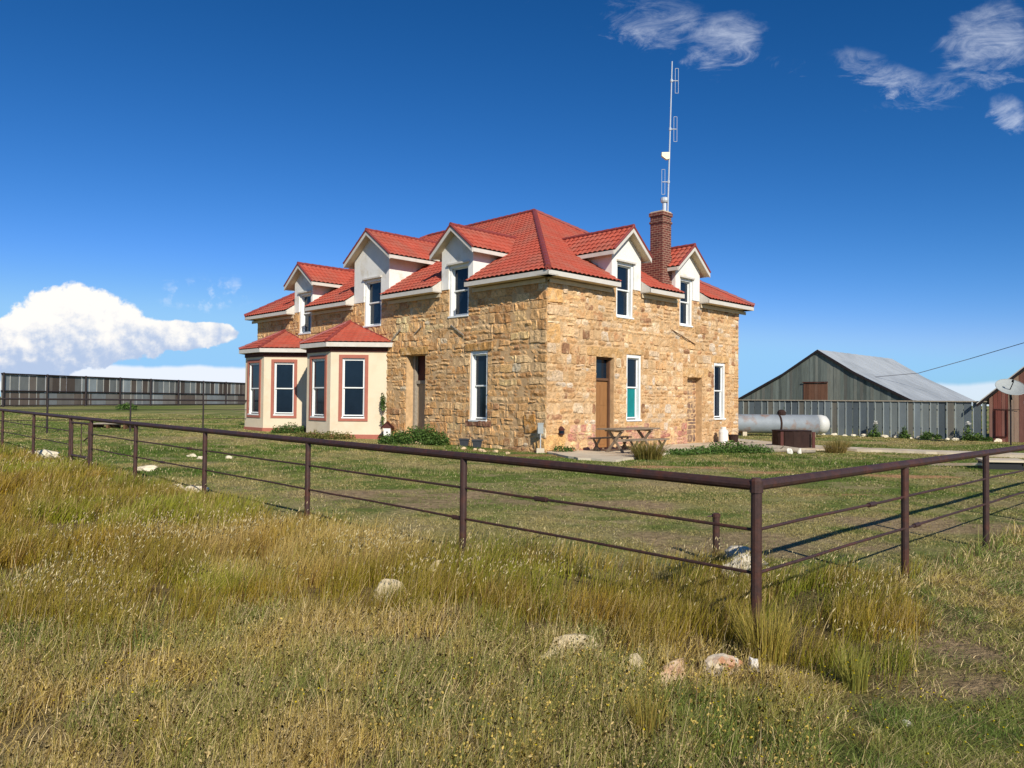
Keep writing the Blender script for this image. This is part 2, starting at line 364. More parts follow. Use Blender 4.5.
def stone_wall(name, fr, L, z0, z1, holes, blocks, pal, seed, small, parent, pink=None):
    rnd = random.Random(seed); mb = MB()
    def warp(u, z):
        d = min(u, L-u, 9)
        for h in holes:
            dx = max(h[0]-u, 0, u-h[1]); dz = max(h[2]-z, 0, z-h[3]); d = min(d, sqrt(dx*dx+dz*dz))
        w = min(1, d/.35)
        return (u+w*.055*mnoise.noise(V(u*1.3, z*1.9, seed+5)), z+w*(.05*mnoise.noise(V(u*.9, z*1.1, seed+9))+.03*mnoise.noise(V(u*3.1, z*2, seed+3))))
    R = [(r, None) for r in stone_rects(L, z0, z1, holes, blocks, rnd, small)]+[(b[:4], b[4]) for b in blocks]
    for (u0, u1, a, b), special in R:
        c = list(rnd.choice(pal)); k = rnd.uniform(.88, 1.12)*(1.0 if small else 1.24)
        patch = mnoise.noise(V(u0*.5+seed, a*.6, seed)); k *= 1+.22*patch
        if rnd.random() < .06 and (u1-u0) < .5: c = list(lin(230,208,170)); k = rnd.uniform(.85, 1.02)
        if rnd.random() < .04: c = list(lin(164,122,84))
        if pink and pink(u0, a) and rnd.random() < .7: c = list(rnd.choice([lin(196,146,116), lin(184,126,100), lin(206,156,122)]))
        if special: c = list(special); k = rnd.uniform(.92, 1.05)
        c = (min(.85, c[0]*k), min(.8, c[1]*k*1.0), min(.75, c[2]*k*(1.14 if small else 1.04)))
        cs_ = .085 if fr in (FL, FR) else .3
        nu = max(2, int(round((u1-u0)/cs_))); nz = max(2, int(round((b-a)/cs_)))
        out = rnd.uniform(.010, .030) if small else rnd.uniform(.006, .024) if not special else .045
        tiltu, tiltz = rnd.uniform(-.03, .03), rnd.uniform(-.03, .03)
        g = .006; G = {}
        sd = rnd.uniform(0, 99)
        for i in range(nu+1):
            for j in range(nz+1):
                fu, fz = i/nu, j/nz
                u = u0+g+(u1-u0-2*g)*fu; z = a+g+(b-a-2*g)*fz
                edge = i in (0, nu) or j in (0, nz)
                if edge:
                    o = -.003
                    corner = (i in (0, nu)) and (j in (0, nz))
                    jit = .014 if not corner else 0
                    if corner:
                        u += (.05 if i == 0 else -.05)*rnd.uniform(.1, 1); z += (.045 if j == 0 else -.045)*rnd.uniform(.1, 1)
                    else: u += rnd.uniform(-jit, jit); z += rnd.uniform(-jit, jit)
                else:
                    o = out+tiltu*(fu-.5)+tiltz*(fz-.5)+.045*mnoise.noise(V(u*6+sd, z*6, sd))+.02*mnoise.noise(V(u*15, z*15+sd, sd))
                    u += rnd.uniform(-.015, .015); z += rnd.uniform(-.015, .015)
                # pull first inner ring outwards so that stones read as blocks, not pillows
                G[i, j] = (u, o, z)
        for i in (1, nu-1):
            for j in range(1, nz): G[i, j] = ((u0+rnd.uniform(.018,.04) if i == 1 else u1-rnd.uniform(.018,.04)) if nu > 2 else G[i, j][0], G[i, j][1], G[i, j][2])
        for j in (1, nz-1):
            for i in range(1, nu): G[i, j] = (G[i, j][0], G[i, j][1], (a+rnd.uniform(.016,.036) if j == 1 else b-rnd.uniform(.016,.036)) if nz > 2 else G[i, j][2])
        for i in range(nu):
            for j in range(nz):
                q = []
                for (gu_, go_, gz_) in (G[i, j], G[i+1, j], G[i+1, j+1], G[i, j+1]):
                    wu, wz2 = warp(gu_, gz_); q.append(fr.P(wu, go_, wz2))
                v = 1+rnd.uniform(-.05, .05)
                mb.poly(q, tuple(x*v for x in c), UV0)
    w = mb.build(name, M['stone'], parent)
    # mortar bed with the same openings, plus the reveals
    mm = MB()
    us = sorted({0, L}|{h[0] for h in holes}|{h[1] for h in holes}); zs = sorted({z0, z1}|{min(max(h[k], z0), z1) for h in holes for k in (2, 3)})
    for a, b in zip(us, us[1:]):
        for c, d in zip(zs, zs[1:]):
            if any(h[0] < (a+b)/2 < h[1] and h[2] < (c+d)/2 < h[3] for h in holes) or d-c < 1e-4: continue
            mm.poly([fr.P(a, -.004, c), fr.P(b, -.004, c), fr.P(b, -.004, d), fr.P(a, -.004, d)])
    for (a, b, c, d) in holes:
        T = min(d, z1)
        mm.poly([fr.P(a, -.004, c), fr.P(a, -.55, c), fr.P(a, -.55, T), fr.P(a, -.004, T)])
        mm.poly([fr.P(b, -.004, c), fr.P(b, -.55, c), fr.P(b, -.55, T), fr.P(b, -.004, T)])
        mm.poly([fr.P(a, -.004, c), fr.P(b, -.004, c), fr.P(b, -.55, c), fr.P(a, -.55, c)])
        if d < z1: mm.poly([fr.P(a, -.004, d), fr.P(b, -.004, d), fr.P(b, -.55, d), fr.P(a, -.55, d)])
    mm.build('mortar_bed', M['mortar'], w)
    return w

WT = 5.62
winsL = [(2.72,3.62,1.0,3.35), (3.72,4.78,4.62,6.45), (8.95,10.15,4.62,6.5), (14.35,15.4,4.62,6.45)]
doorL = (6.1,7.25,.15,3.34)
winsR = [(3.45,4.4,4.6,6.5), (7.3,8.15,4.6,6.4), (4.05,4.9,1.04,3.32), (9.75,10.6,1.04,3.27)]
doorR = (2.4,3.35,.1,3.17); blindR = (7.85,8.87,.12,2.63)
dormL = [(3.47,5.17,4.3,1.16,6.83,7.74), (8.4,10.85,9.55,1.62,7.22,8.36), (14.2,15.8,14.95,1.24,6.78,7.68)]
dormR = [(3.15,4.8,3.92,1.07,6.74,7.66), (6.96,8.62,7.75,1.09,6.68,7.58)]
lt = lin(214,170,108)
blkL = [(2.45,3.9,3.35,3.62,lin(196,148,88)), (5.85,7.6,3.34,3.66,lin(200,154,92)), (2.5,3.85,.78,1.0,lin(150,106,80)),
        (.45,.95,.62,1.25,lin(198,144,80)), (0,.5,.1,.5,lin(226,178,112))]
blkR = [(1.9,3.9,3.17,3.5,lt), (7.55,9.3,2.63,3.0,lt), (9.5,10.85,3.27,3.55,lt), (3.9,5.05,3.32,3.55,lt), (3.95,5.0,.84,1.04,lt),(0,.85,.12,.6,lin(232,182,112)),
        (.0,.7,4.75,5.2,lin(222,172,104)),(0,.6,3.5,4.1,lin(226,176,108)),(3.25,4.5,4.42,4.6,lt),(7.2,8.3,4.42,4.6,lt)]
stone_wall('wall', FL, HOUSE_L, -.15, WT, winsL+[doorL], blkL, PAL_L, 11, False, house)
stone_wall('wall', FR, HOUSE_W, -.15, WT, winsR+[doorR, blindR], blkR, PAL_R, 23, True, house,
           pink=lambda u, z: z < .75 and 0.9 < u < 8)
FB = Frame(C0+UL*HOUSE_L, UR, UL); FE = Frame(C0+UR*HOUSE_W, UL, UR)
stone_wall('wall', FB, HOUSE_W, -.15, WT, [], [], PAL_L, 31, False, house)
stone_wall('wall', FE, HOUSE_L, -.15, WT, [], [], PAL_L, 37, False, house)
# stone infill at the back of the blind doorway
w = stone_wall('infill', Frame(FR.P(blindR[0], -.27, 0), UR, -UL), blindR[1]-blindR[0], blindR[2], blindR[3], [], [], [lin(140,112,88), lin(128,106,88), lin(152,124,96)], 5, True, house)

def window(fr, u0, u1, z0, z1, rec=.16, curtain=False, jamb=.085, sillw=.05):
    mb = MB(); W = M['casing']
    a = -rec
    # casing lining the opening
    mb.box(fr.P(u0, a-.06, z0), fr.U*jamb, fr.N*(rec+.03), UP*(z1-z0))
    mb.box(fr.P(u1-jamb, a-.06, z0), fr.U*jamb, fr.N*(rec+.03), UP*(z1-z0))
    mb.box(fr.P(u0+jamb, a-.06, z1-jamb*1.3), fr.U*(u1-u0-2*jamb), fr.N*(rec+.03), UP*jamb*1.3)
    s = .045; i0, i1 = u0+jamb, u1-jamb; zm = z0+(z1-z0)*.49; zt = z1-jamb*1.3; zb = z0+.05
    for (b0, b1, o) in ((zm, zt, a), (zb, zm+.03, a-.045)):
        mb.box(fr.P(i0, o-.03, b0), fr.U*s, fr.N*.035, UP*(b1-b0)); mb.box(fr.P(i1-s, o-.03, b0), fr.U*s, fr.N*.035, UP*(b1-b0))
        mb.box(fr.P(i0+s, o-.03, b0), fr.U*(i1-i0-2*s), fr.N*.035, UP*s); mb.box(fr.P(i0+s, o-.03, b1-s), fr.U*(i1-i0-2*s), fr.N*.035, UP*s)
    w = mb.build('window', W, house)
    sb = MB(); sb.box(fr.P(u0-.01, a-.06, z0-.045), fr.U*(u1-u0+.02), fr.N*(rec+.10), UP*.055); sb.build('sill', W, w)
    for (b0, b1, o) in ((zm+s, zt-s, a-.015), (zb+s, zm+.03-s, a-.06)):
        pb = MB(); pb.box(fr.P(i0+s, o-.008, b0), fr.U*(i1-i0-2*s), fr.N*.008, UP*(b1-b0)); pb.build('pane', M['glassdark'], w)
    if curtain:
        cb = MB(); n = 10; 
        for k in range(n):
            x0 = i0+s+(i1-i0-2*s)*k/n; x1 = i0+s+(i1-i0-2*s)*(k+1)/n
            o0 = a-.05+(.006 if k % 2 else 0); o1 = a-.05+(0 if k % 2 else .006)
            cut = lambda x: zb+s+ (.5*max(0, 1-abs((x-i0)/(i1-i0)-.12)*3.5) if False else 0)
            cb.poly([fr.P(x0, o0, cut(x0)), fr.P(x1, o1, cut(x1)), fr.P(x1, o1, zm), fr.P(x0, o0, zm)])
        cb.build('curtain', M['teal'], w)
    return w
for k in winsL: window(FL, *k)
for i, k in enumerate(winsR): window(FR, *k, rec=.13, curtain=(i == 2))
# left door, deep in the wall: dark door, transom and weathered post
def door_left():
    u0, u1, z0, z1 = doorL; d = MB(); o = -.5
    for k in range(6):
        w_ = (u1-u0)/6; d.box(FL.P(u0+k*w_+.004, o, z0), FL.U*(w_-.008), FL.N*.04, UP*2.15)
    dr = d.build('door', M['palewood'], house); dr['label'] = 'pale weathered plank door deep in the left doorway'
    t = MB(); t.box(FL.P(u0, o-.01, z0+2.25), FL.U*(u1-u0), FL.N*.03, UP*(z1-z0-2.25)); t.build('transom', M['brown'], dr)
    f = MB(); f.box(FL.P(u1-.12, -.46, z0), FL.U*.12, FL.N*.14, UP*(z1-z0)); f.box(FL.P(u0, -.46, z0+2.13), FL.U*(u1-u0-.12), FL.N*.08, UP*.12)
    f.build('door_frame', M['grey_wood'], dr)
    f = MB(); f.box(FL.P(u0-.02, -.5, z0-.16), FL.U*(u1-u0+.04), FL.N*.62, UP*.16); f.build('doorstep', M['concrete'], house)
door_left()
def door_right():
    u0, u1, z0, z1 = doorR; o = -.26
    f = MB(); 
    f.box(FR.P(u0, o-.04, z0), FR.U*.07, FR.N*.14, UP*(z1-z0)); f.box(FR.P(u1-.07, o-.04, z0), FR.U*.07, FR.N*.14, UP*(z1-z0))
    f.box(FR.P(u0+.07, o-.04, z1-.07), FR.U*(u1-u0-.14), FR.N*.12, UP*.07); f.box(FR.P(u0+.07, o-.04, z0+2.28), FR.U*(u1-u0-.14), FR.N*.12, UP*.08)
    d = MB(); d.box(FR.P(u0+.07, o-.03, z0+.02), FR.U*(u1-u0-.14), FR.N*.045, UP*2.25)
    for (a, b) in ((.12,.62),(.75,1.35),(1.45,2.12)):
        for (c, e) in ((.06,.36),(.43,.73)):
            d.box(FR.P(u0+.07+c, o+.015, z0+a), FR.U*(e-c), FR.N*.012, UP*(b-a))
    dr = d.build('door', M['oakdoor'], house); dr['label'] = 'varnished orange brown panel door under a glass transom'
    f.build('door_frame', M['olddoor'], dr)
    t = MB(); t.box(FR.P(u0+.07, o-.03, z0+2.36), FR.U*(u1-u0-.14), FR.N*.01, UP*(z1-z0-2.43)); t.build('transom', M['glassdark'], dr)
    k = MB(); k.tube([FR.P(u0+.15, o+.03, z0+1.02), FR.P(u0+.15, o+.08, z0+1.02)], [.02,.03], 8); k.build('handle', M['darksteel'], dr)
door_right()

# ---- tiled roof surfaces
def tile_plane(A, B, top_z, run, clips, cuts=(), wave=.22, course=.30, amp=.040, umarg=0, vstart=0.0):
    """A-B eave line (A left, B right seen from outside), the plane rises to top_z over horizontal run"""
    A = Vector(A); B = Vector(B); e = (B-A); Lr = e.length; e.normalize()
    inn = UP.cross(e).normalized()
    s = (inn*run+UP*(top_z-A.z)); SL = s.length; s.normalize(); n = e.cross(s).normalized()
    if n.z < 0: n = -n
    us = np.arange(-umarg, Lr+umarg+wave/6, wave/6)
    rows = []; k = 0
    while k*course < SL+.05:
        rows += [(k*course, .034), ((k+1)*course-.006, .004)]; k += 1
    bm = bmesh.new(); grid = []
    for v, h in rows:
        r = []
        for u in us:
            hh = h+amp*abs(sin(pi*u/wave))**.8
            r.append(bm.verts.new(A+e*float(u)+s*(v+vstart)+n*hh))
        grid.append(r)
    for a, b in zip(grid, grid[1:]):
        for k in range(len(us)-1): bm.faces.new((a[k], a[k+1], b[k+1], b[k]))
    for (pt, nr) in clips:
        geom = bm.verts[:]+bm.edges[:]+bm.faces[:]
        bmesh.ops.bisect_plane(bm, geom=geom, plane_co=pt, plane_no=nr, clear_outer=True, dist=1e-5)
    for (fr, a, b, o) in list(cuts)+[(c[0], c[1]+.06, c[2]-.06, -.5) for c in cuts]:
        for (pt, nr) in ((fr.P(a, 0, 0), fr.U), (fr.P(b, 0, 0), fr.U), (fr.P(0, o, 0), fr.N)):
            bmesh.ops.bisect_plane(bm, geom=bm.verts[:]+bm.edges[:]+bm.faces[:], plane_co=pt, plane_no=nr, dist=1e-5)
        dead = []
        for f in bm.faces:
            c = f.calc_center_median()-fr.O
            if a < c.dot(fr.U) < b and c.dot(fr.N) > o: dead.append(f)
        bmesh.ops.delete(bm, geom=dead, context='FACES')
    return bm
def bm_join(bms, name, m, parent, thick=0):
    me = bpy.data.meshes.new(name); big = bmesh.new(); org = V(0,0,0); q = parent
    while q is not None: org += q.location; q = q.parent
    for b in bms:
        t = bpy.data.meshes.new('t'); b.to_mesh(t); big.from_mesh(t); b.free(); bpy.data.meshes.remove(t)
    for v in big.verts: v.co -= org
    big.to_mesh(me); big.free(); me.materials.append(m)
    o = bpy.data.objects.new(name, me); COL.objects.link(o); o.parent = parent; return o
OV = .45; EZ = 5.67; RZ = 9.66; AP1 = 6.25
HL, HW = HOUSE_L, HOUSE_W
def HP(l, r, z): return C0+UL*l+UR*r+UP*z
E00, E01, E10, E11 = HP(-OV,-OV,EZ), HP(-OV,HW+OV,EZ), HP(HL+OV,-OV,EZ), HP(HL+OV,HW+OV,EZ)
R1, R2 = HP(AP1, HW/2, RZ), HP(HL-6, HW/2, RZ)
def hipclip(P, Q, inside):
    d = (Q-P); d.z = 0; n = V(d.y, -d.x, 0).normalized()
    if (inside-P).dot(n) > 0: n = -n
    return (P, n)
half = HW/2+OV
mid = (E00+E11)/2
cutsL = [(FL, a-.02, b+.02, -.04) for a, b, *_ in dormL]; cutsR = [(FR, a-.02, b+.02, -.04) for a, b, *_ in dormR]
ctr = HP(HL/2, 1, 0); 
pl = [tile_plane(E10, E00, RZ, half, [hipclip(E00, R1, HP(HL/2,0,0)), hipclip(E10, R2, HP(HL/2,0,0)), (R1, UR)], cutsL),
      tile_plane(E00, E01, RZ, AP1+OV, [hipclip(E00, R1, HP(0,HW/2,0)), hipclip(E01, R1, HP(0,HW/2,0))], cutsR),
      tile_plane(E01, E11, RZ, half, [hipclip(E01, R1, HP(HL/2,HW,0)), hipclip(E11, R2, HP(HL/2,HW,0)), (R1, -UR)]),
      tile_plane(E11, E10, RZ, 6+OV, [hipclip(E11, R2, HP(HL,HW/2,0)), hipclip(E10, R2, HP(HL,HW/2,0))])]
roof = bm_join(pl, 'roof', M['tile'], house)
mb = MB()
up = V(0,0,.055)
for P, Q in ((E00, R1), (E01, R1), (E10, R2), (E11, R2), (R1, R2)):
    n = int((Q-P).length/.4)
    for k in range(n):
        a = P.lerp(Q, k/n)+up; b = P.lerp(Q, (k+1.03)/n)+up
        mb.tube([a, b], [.105, .085], 8)
mb.build('ridge_cap', M['ridge'], roof)
# under-roof sheathing so that nothing is see-through
mb = MB(); dz = V(0,0,-.06)
# fascia + soffit between dormers
def eave(fr, segs):
    for (a, b) in segs:
        f = MB(); s = MB()
        f.box(fr.P(a, OV-.035, 5.515), fr.U*(b-a), fr.N*.035, UP*.145)
        s.box(fr.P(a, -.02, 5.525), fr.U*(b-a), fr.N*(OV-.02), UP*.02)
        s.box(fr.P(max(a, 0.02), 0.06, 5.36), fr.U*(b-a-(.47 if a < 0 else 0)), fr.N*.03, UP*.13)
        # rake returns beside the dormers
        for x in (a, b-.03):
            if .1 < x < (HL if fr is FL else HW)-.1:
                f.poly([fr.P(x, OV, 5.515), fr.P(x, OV, 5.67), fr.P(x, -.02, 5.98), fr.P(x, -.02, 5.515)])
                f.poly([fr.P(x+.03, OV, 5.515), fr.P(x+.03, OV, 5.67), fr.P(x+.03, -.02, 5.98), fr.P(x+.03, -.02, 5.515)])
                f.poly([fr.P(x, OV, 5.665), fr.P(x, -.02, 5.975), fr.P(x+.03, -.02, 5.975), fr.P(x+.03, OV, 5.665)])
        fo = f.build('fascia', M['white'], house); s.build('soffit', M['soffit'], fo)
def gaps(dl, L):
    xs = [-OV]; 
    for a, b, *_ in dl: xs += [a-.02, b+.02]
    xs.append(L+OV); return [(xs[i], xs[i+1]) for i in range(0, len(xs), 2)]
eave(FL, gaps(dormL, HL)); eave(FR, gaps(dormR, HW)); eave(FB, [(-OV, HW+OV)]); eave(FE, [(-OV, HL+OV)])

# ---- dormers
def roofz_at(fr, o_in):  # main roof height at distance inside the wall plane
    slope = (RZ-EZ)/(half if fr is FL else AP1+OV); return EZ+(o_in+OV)*slope
def dormer(fr, a, b, c, hw, ez, az, win, plane_slope):
    mb = MB(); o = .03; y0 = 5.6
    sl = (az-ez)/hw
    zt = lambda u: az-abs(u-c)*sl-.05
    # face with window hole, in columns
    w0, w1, wz = win[0], win[1], win[3]
    def col(u0, u1, zb0, zb1=None):
        zb1 = zb0 if zb1 is None else zb1
        mb.poly([fr.P(u0, o, zb0), fr.P(u1, o, zb1), fr.P(u1, o, zt(u1)), fr.P(u0, o, zt(u0))])
    cuts_ = sorted({a, w0, w1, b, c})
    for x0, x1 in zip(cuts_, cuts_[1:]):
        inside = w0-1e-6 <= x0 and x1 <= w1+1e-6
        col(x0, x1, wz if inside else y0)
    mb.poly([fr.P(w0, o, y0), fr.P(w0, -.22, y0), fr.P(w0, -.22, wz), fr.P(w0, o, wz)]); mb.poly([fr.P(w1, o, y0), fr.P(w1, -.22, y0), fr.P(w1, -.22, wz), fr.P(w1, o, wz)])
    mb.poly([fr.P(w0, o, wz), fr.P(w1, o, wz), fr.P(w1, -.22, wz), fr.P(w0, -.22, wz)])
    # cheeks down into the roof
    depth = (az-EZ)/plane_slope-OV+.3
    for x in (a, b):
        mb.poly([fr.P(x, o, y0), fr.P(x, -depth, y0), fr.P(x, -depth, zt(x)), fr.P(x, o, zt(x))])
    for (e0_, e1_) in ((a, w0), (w1, b)): mb.poly([fr.P(e0_, o, y0), fr.P(e1_, o, y0), fr.P(e1_, -.3, y0), fr.P(e0_, -.3, y0)])
    mb.poly([fr.P(a, -.55, 4.4), fr.P(b, -.55, 4.4), fr.P(b, -.55, zt(b)), fr.P(c, -.55, zt(c)), fr.P(a, -.55, zt(a))])
    d = mb.build('dormer', M['stucco'], house)
    lb = MB(); lb.box(fr.P(w0-.05, .03, wz-.01), fr.U*(w1-w0+.1), fr.N*.07, UP*.06); lb.build('drip_board', M['white'], d)
    # roof: two tiled slopes
    of = .36; pls = []
    ridgeF = fr.P(c, of, az); depth2 = (az-EZ)/plane_slope-OV
    slopes = []
    for sgn in (-1, 1):
        eF = fr.P(c+sgn*hw, of, ez); eB = fr.P(c+sgn*hw, -depth2-.3, ez)
        # orient so that A-B with inward = towards ridge
        A_, B_ = eF, eB
        inn = UP.cross((B_-A_).normalized())
        if inn.dot(fr.U*(-sgn)) < 0: A_, B_ = eB, eF
        pls.append(tile_plane(A_, B_, az, hw, [(ridgeF, fr.U*(-sgn))]))
    ro = bm_join(pls, 'dormer_roof', M['tile'], d)
    # barge boards, soffit boards, side fascias
    f = MB(); sf = MB()
    for sgn in (-1, 1):
        P = fr.P(c, of-.03, az-.01); Q = fr.P(c+sgn*hw, of-.03, ez-.01)
        f.box(P-UP*.15, Q-P, fr.N*.035, UP*.15)
        # soffit following the slope
        P2 = fr.P(c, of-.03, az-.10); Q2 = fr.P(c+sgn*hw, of-.03, ez-.10); bk = -fr.N*(of+depth2)
        sf.poly([P2, Q2, Q2+bk, P2+bk])
        f.box(fr.P(c+sgn*hw-.015, of-.03, ez-.13), fr.U*.03, -fr.N*(of+depth2*.75), UP*.13)
    f.build('fascia', M['white'], d); sf.build('soffit', M['soffit'], d)
    rc = MB(); n = 9; Pb = fr.P(c, -depth2-.1, az+.05); Pf = fr.P(c, of+.02, az+.05)
    for k in range(n): rc.tube([Pf.lerp(Pb, k/n), Pf.lerp(Pb, (k+1.03)/n)], [.08, .065], 8)
    for sgn in (-1, 1):
        rc.tube([fr.P(c, of, az+.04), fr.P(c+sgn*hw, of, ez+.04)], .045, 6)
    rc.build('ridge_cap', M['ridge'], d)
sL = (RZ-EZ)/half; sR = (RZ-EZ)/(AP1+OV)
for D, wn in zip(dormL, winsL[1:]): dormer(FL, *D, wn, sL)
for D, wn in zip(dormR, winsR[:2]): dormer(FR, *D, wn, sR)

# ---- bay windows
def bay(u0, wall_top=3.74, apex=4.86):
    W0 = HP(u0, 0, 0); B1 = W0+V(-2.2,0,0); B2 = B1+UL*1.8; B3 = B2+V(0,2.2,0)
    # land on the wall plane
    def towall(P, d):
        t = -((P-C0).dot(UR))/d.dot(UR); return P+d*t
    B3 = towall(B2, V(0,1,0))
    base = gz(B1.x, B1.y)-.15
    pts = [W0, B1, B2, B3]; body = MB(); tr = MB(); bs = MB(); wins = []
    for i, (P, Q) in enumerate(zip(pts, pts[1:])):
        L_ = (Q-P).length; U = (Q-P).normalized(); N_ = U.cross(UP)
        if N_.dot((P+Q)/2-HP(u0+2.45, 2, 0)) < 0: N_ = -N_
        fr = Frame(V(P.x, P.y, 0), U, N_)
        h = (.73, 1.87) if i != 1 else (.26, 1.56)
        if i == 2: h = (.7, 1.8)
        H = (h[0]+.13, h[1]-.13, .95, 3.27)
        us = [0, H[0], H[1], L_]; zs = [base, H[2], H[3], wall_top]
        for a in range(3):
            for b in range(3):
                if a == 1 and b == 1: continue
                body.poly([fr.P(us[a], 0, zs[b]), fr.P(us[a+1], 0, zs[b]), fr.P(us[a+1], 0, zs[b+1]), fr.P(us[a], 0, zs[b+1])])
        tr.box(fr.P(-.01, .004, wall_top-.22), fr.U*(L_+.02), fr.N*.04, UP*.22)  # brown trim, deepened so its dark colour also paints the eave shadow
        bs.box(fr.P(-.01, .004, base), fr.U*(L_+.02), fr.N*.035, UP*(.30+.0))
        wins.append((fr, h, H))
    o = body.build('bay_window', M['cream'], house)
    tr.build('trim_and_eave_shade', M['brown'], o); bs.build('plinth', M['pink'], o)
    for fr, h, H in wins:
        s = MB(); t = .13; e = .03
        s.box(fr.P(h[0], .003, H[2]-t), fr.U*t, fr.N*e, UP*(H[3]-H[2]+2*t)); s.box(fr.P(h[1]-t, .003, H[2]-t), fr.U*t, fr.N*e, UP*(H[3]-H[2]+2*t))
        s.box(fr.P(H[0], .003, H[2]-t), fr.U*(H[1]-H[0]), fr.N*e, UP*t); s.box(fr.P(H[0], .003, H[3]), fr.U*(H[1]-H[0]), fr.N*e, UP*t)
        s.build('window_surround', M['pink'], o)
        window(fr, H[0], H[1], H[2]+.02, H[3], rec=.06, jamb=.035)
    # roof
    ov = .28; E = []
    dirs = [(Q-P).normalized() for P, Q in zip(pts, pts[1:])]; nrm = [w[0].N for w in wins]
    def off(i): # corner between facet i and i+1
        n0, n1 = nrm[i], nrm[i+1]; k = ov/(1+n0.dot(n1)); return pts[i+1]+(n0+n1)*k
    ez = wall_top+.13
    e0 = towall(pts[0]+nrm[0]*ov, -dirs[0]); e3 = towall(pts[3]+nrm[2]*ov, dirs[2])
    E = [e0, off(0), off(1), e3]; E = [V(p.x, p.y, ez) for p in E]
    A = HP(u0+2.6, -.02, apex)
    pls = []; f = MB(); sf = MB()
    for i in range(3):
        P, Q = E[i], E[i+1]; U = (Q-P).normalized(); inn = UP.cross(U)
        Pa, Qa = (P, Q) if inn.dot(A-P) > 0 else (Q, P)
        inn = UP.cross((Qa-Pa).normalized()); run = (A-Pa).dot(inn)
        cl = [hipclip(P, A, (P+Q)/2) if i > 0 else (HP(0,-.01,0), UR), hipclip(Q, A, (P+Q)/2) if i < 2 else (HP(0,-.01,0), UR)]
        cl = [hipclip(P, A, (P+Q)/2), hipclip(Q, A, (P+Q)/2)]
        pls.append(tile_plane(Pa, Qa, apex, run, cl, amp=.014, umarg=0))
        N_ = nrm[i]
        f.box(P-UP*.17-N_*.03, Q-P, N_*.03, UP*.17)
        n0 = pts[i]; n1 = pts[i+1]
        sf.poly([V(P.x,P.y,ez-.155), V(Q.x,Q.y,ez-.155), V(n1.x,n1.y,ez-.155), V(n0.x,n0.y,ez-.155)])
    bm_join(pls, 'bay_roof', M['tile'], o); f.build('fascia', M['white'], o); sf.build('soffit', M['soffit'], o)
    rc = MB()
    for k in (1, 2):
        P, Q = E[k]+V(0,0,.04), A+V(0,0,.05); n = 7
        for j in range(n): rc.tube([P.lerp(Q, j/n), P.lerp(Q, (j+1.02)/n)], [.075, .06], 8)
    rc.tube([E[0]+V(0,0,.03), A+V(0,0,.03)], .03, 6); rc.tube([E[3]+V(0,0,.03), A+V(0,0,.03)], .03, 6)
    rc.build('ridge_cap', M['ridge'], o)
bay(8.5); bay(14.05, apex=4.8)

# ---- chimney
ch = MB(); d0 = .12
def cbox(mb, u0, u1, a, b, z0, z1): mb.box(FR.P(u0, -a, z0), FR.U*(u1-u0), -FR.N*(b-a), UP*(z1-z0))
cbox(ch, 6.35, 6.94, d0, 1.5, 5.7, 7.15); cbox(ch, 6.37, 6.92, d0+.02, .70, 7.15, 8.62)
cbox(ch, 6.34, 6.95, d0-.01, .73, 8.35, 8.43); cbox(ch, 6.33, 6.96, d0-.02, .74, 8.62, 8.76)
chim = ch.build('chimney', M['brick'], house)
cp = MB(); cbox(cp, 6.37, 6.92, d0+.02, .70, 8.76, 8.81); cp.build('chimney_cap', M['concrete'], chim)
cp = MB(); b = FR.P(6.70, -.30, 8.81)
cp.tube([b, b+UP*.36], .075, 12); cp.tube([b+UP*.36, b+UP*.42, b+UP*.52, b+UP*.56], [.13,.15,.15,.06], 12); cp.build('flue_pipe', M['galv'], chim)
# roof flashing scars of a lost porch
def scar(fr, u0, z0, u1, z1, r=.03):
    m_ = MB(); n = 5
    for k in range(n):
        P = fr.P(u0+(u1-u0)*k/n, .035, z0+(z1-z0)*k/n); Q = fr.P(u0+(u1-u0)*(k+1)/n, .04, z0+(z1-z0)*(k+1)/n)
        m_.box(P, Q-P, fr.N*.03, UP*r*1.5)
    m_.build('flashing', M['olddoor'] if fr is FR else M['grey_wood'], house)
scar(FL, 8.35, 3.75, 7.6, 4.3, .05); scar(FL, 4.6, 4.3, 3.9, 3.9, .03); scar(FR, 6.7, 4.35, 8.3, 3.9, .016); scar(FL, 6.7, 4.1, 6.3, 4.35, .03)

# ------------------------------------------------------------------ antenna mast
am = thing('antenna_mast', 'tall thin white radio mast rising beside the brick chimney', 'antenna', FR.P(7.0, -.42, 6.4))
bot = FR.P(6.99, -.42, 6.4); top = V(bot.x+.20, bot.y, 14.65)
mp = MB(); mp.tube([bot, bot.lerp(top, .55), top], [.034,.03,.022], 8); mp.build('mast_pole', M['galv'], am)
def dipole(f, side, L_=.95):
    m_ = MB(); P = bot.lerp(top, f); h = V(side,0,0)
    m_.tube([P, P+h*.24], .018, 6); m_.tube([P-UP*.05, P+UP*.05], .05, 8)
    for k in (.14, .26):
        m_.tube([P+h*k-UP*L_/2, P+h*k+UP*L_/2], .009, 6)
    for s in (-1, 1): m_.tube([P+h*.14+UP*s*L_/2, P+h*.26+UP*s*L_/2], .009, 6)
    m_.build('dipole', M['galv'], am)
dipole(.91, 1); dipole(.685, 1); dipole(.44, -1)
m_ = MB(); P = bot.lerp(top, .56); 
q = [(-.30,.02,.12),(-.30,.02,-.02),(-.12,.02,-.15),(.0,.02,-.12),(.0,.02,.13)]
m_.poly([P+V(a, -.08, z) for a, _, z in q]); m_.poly([P+V(a, .06, z) for a, _, z in q][::-1])
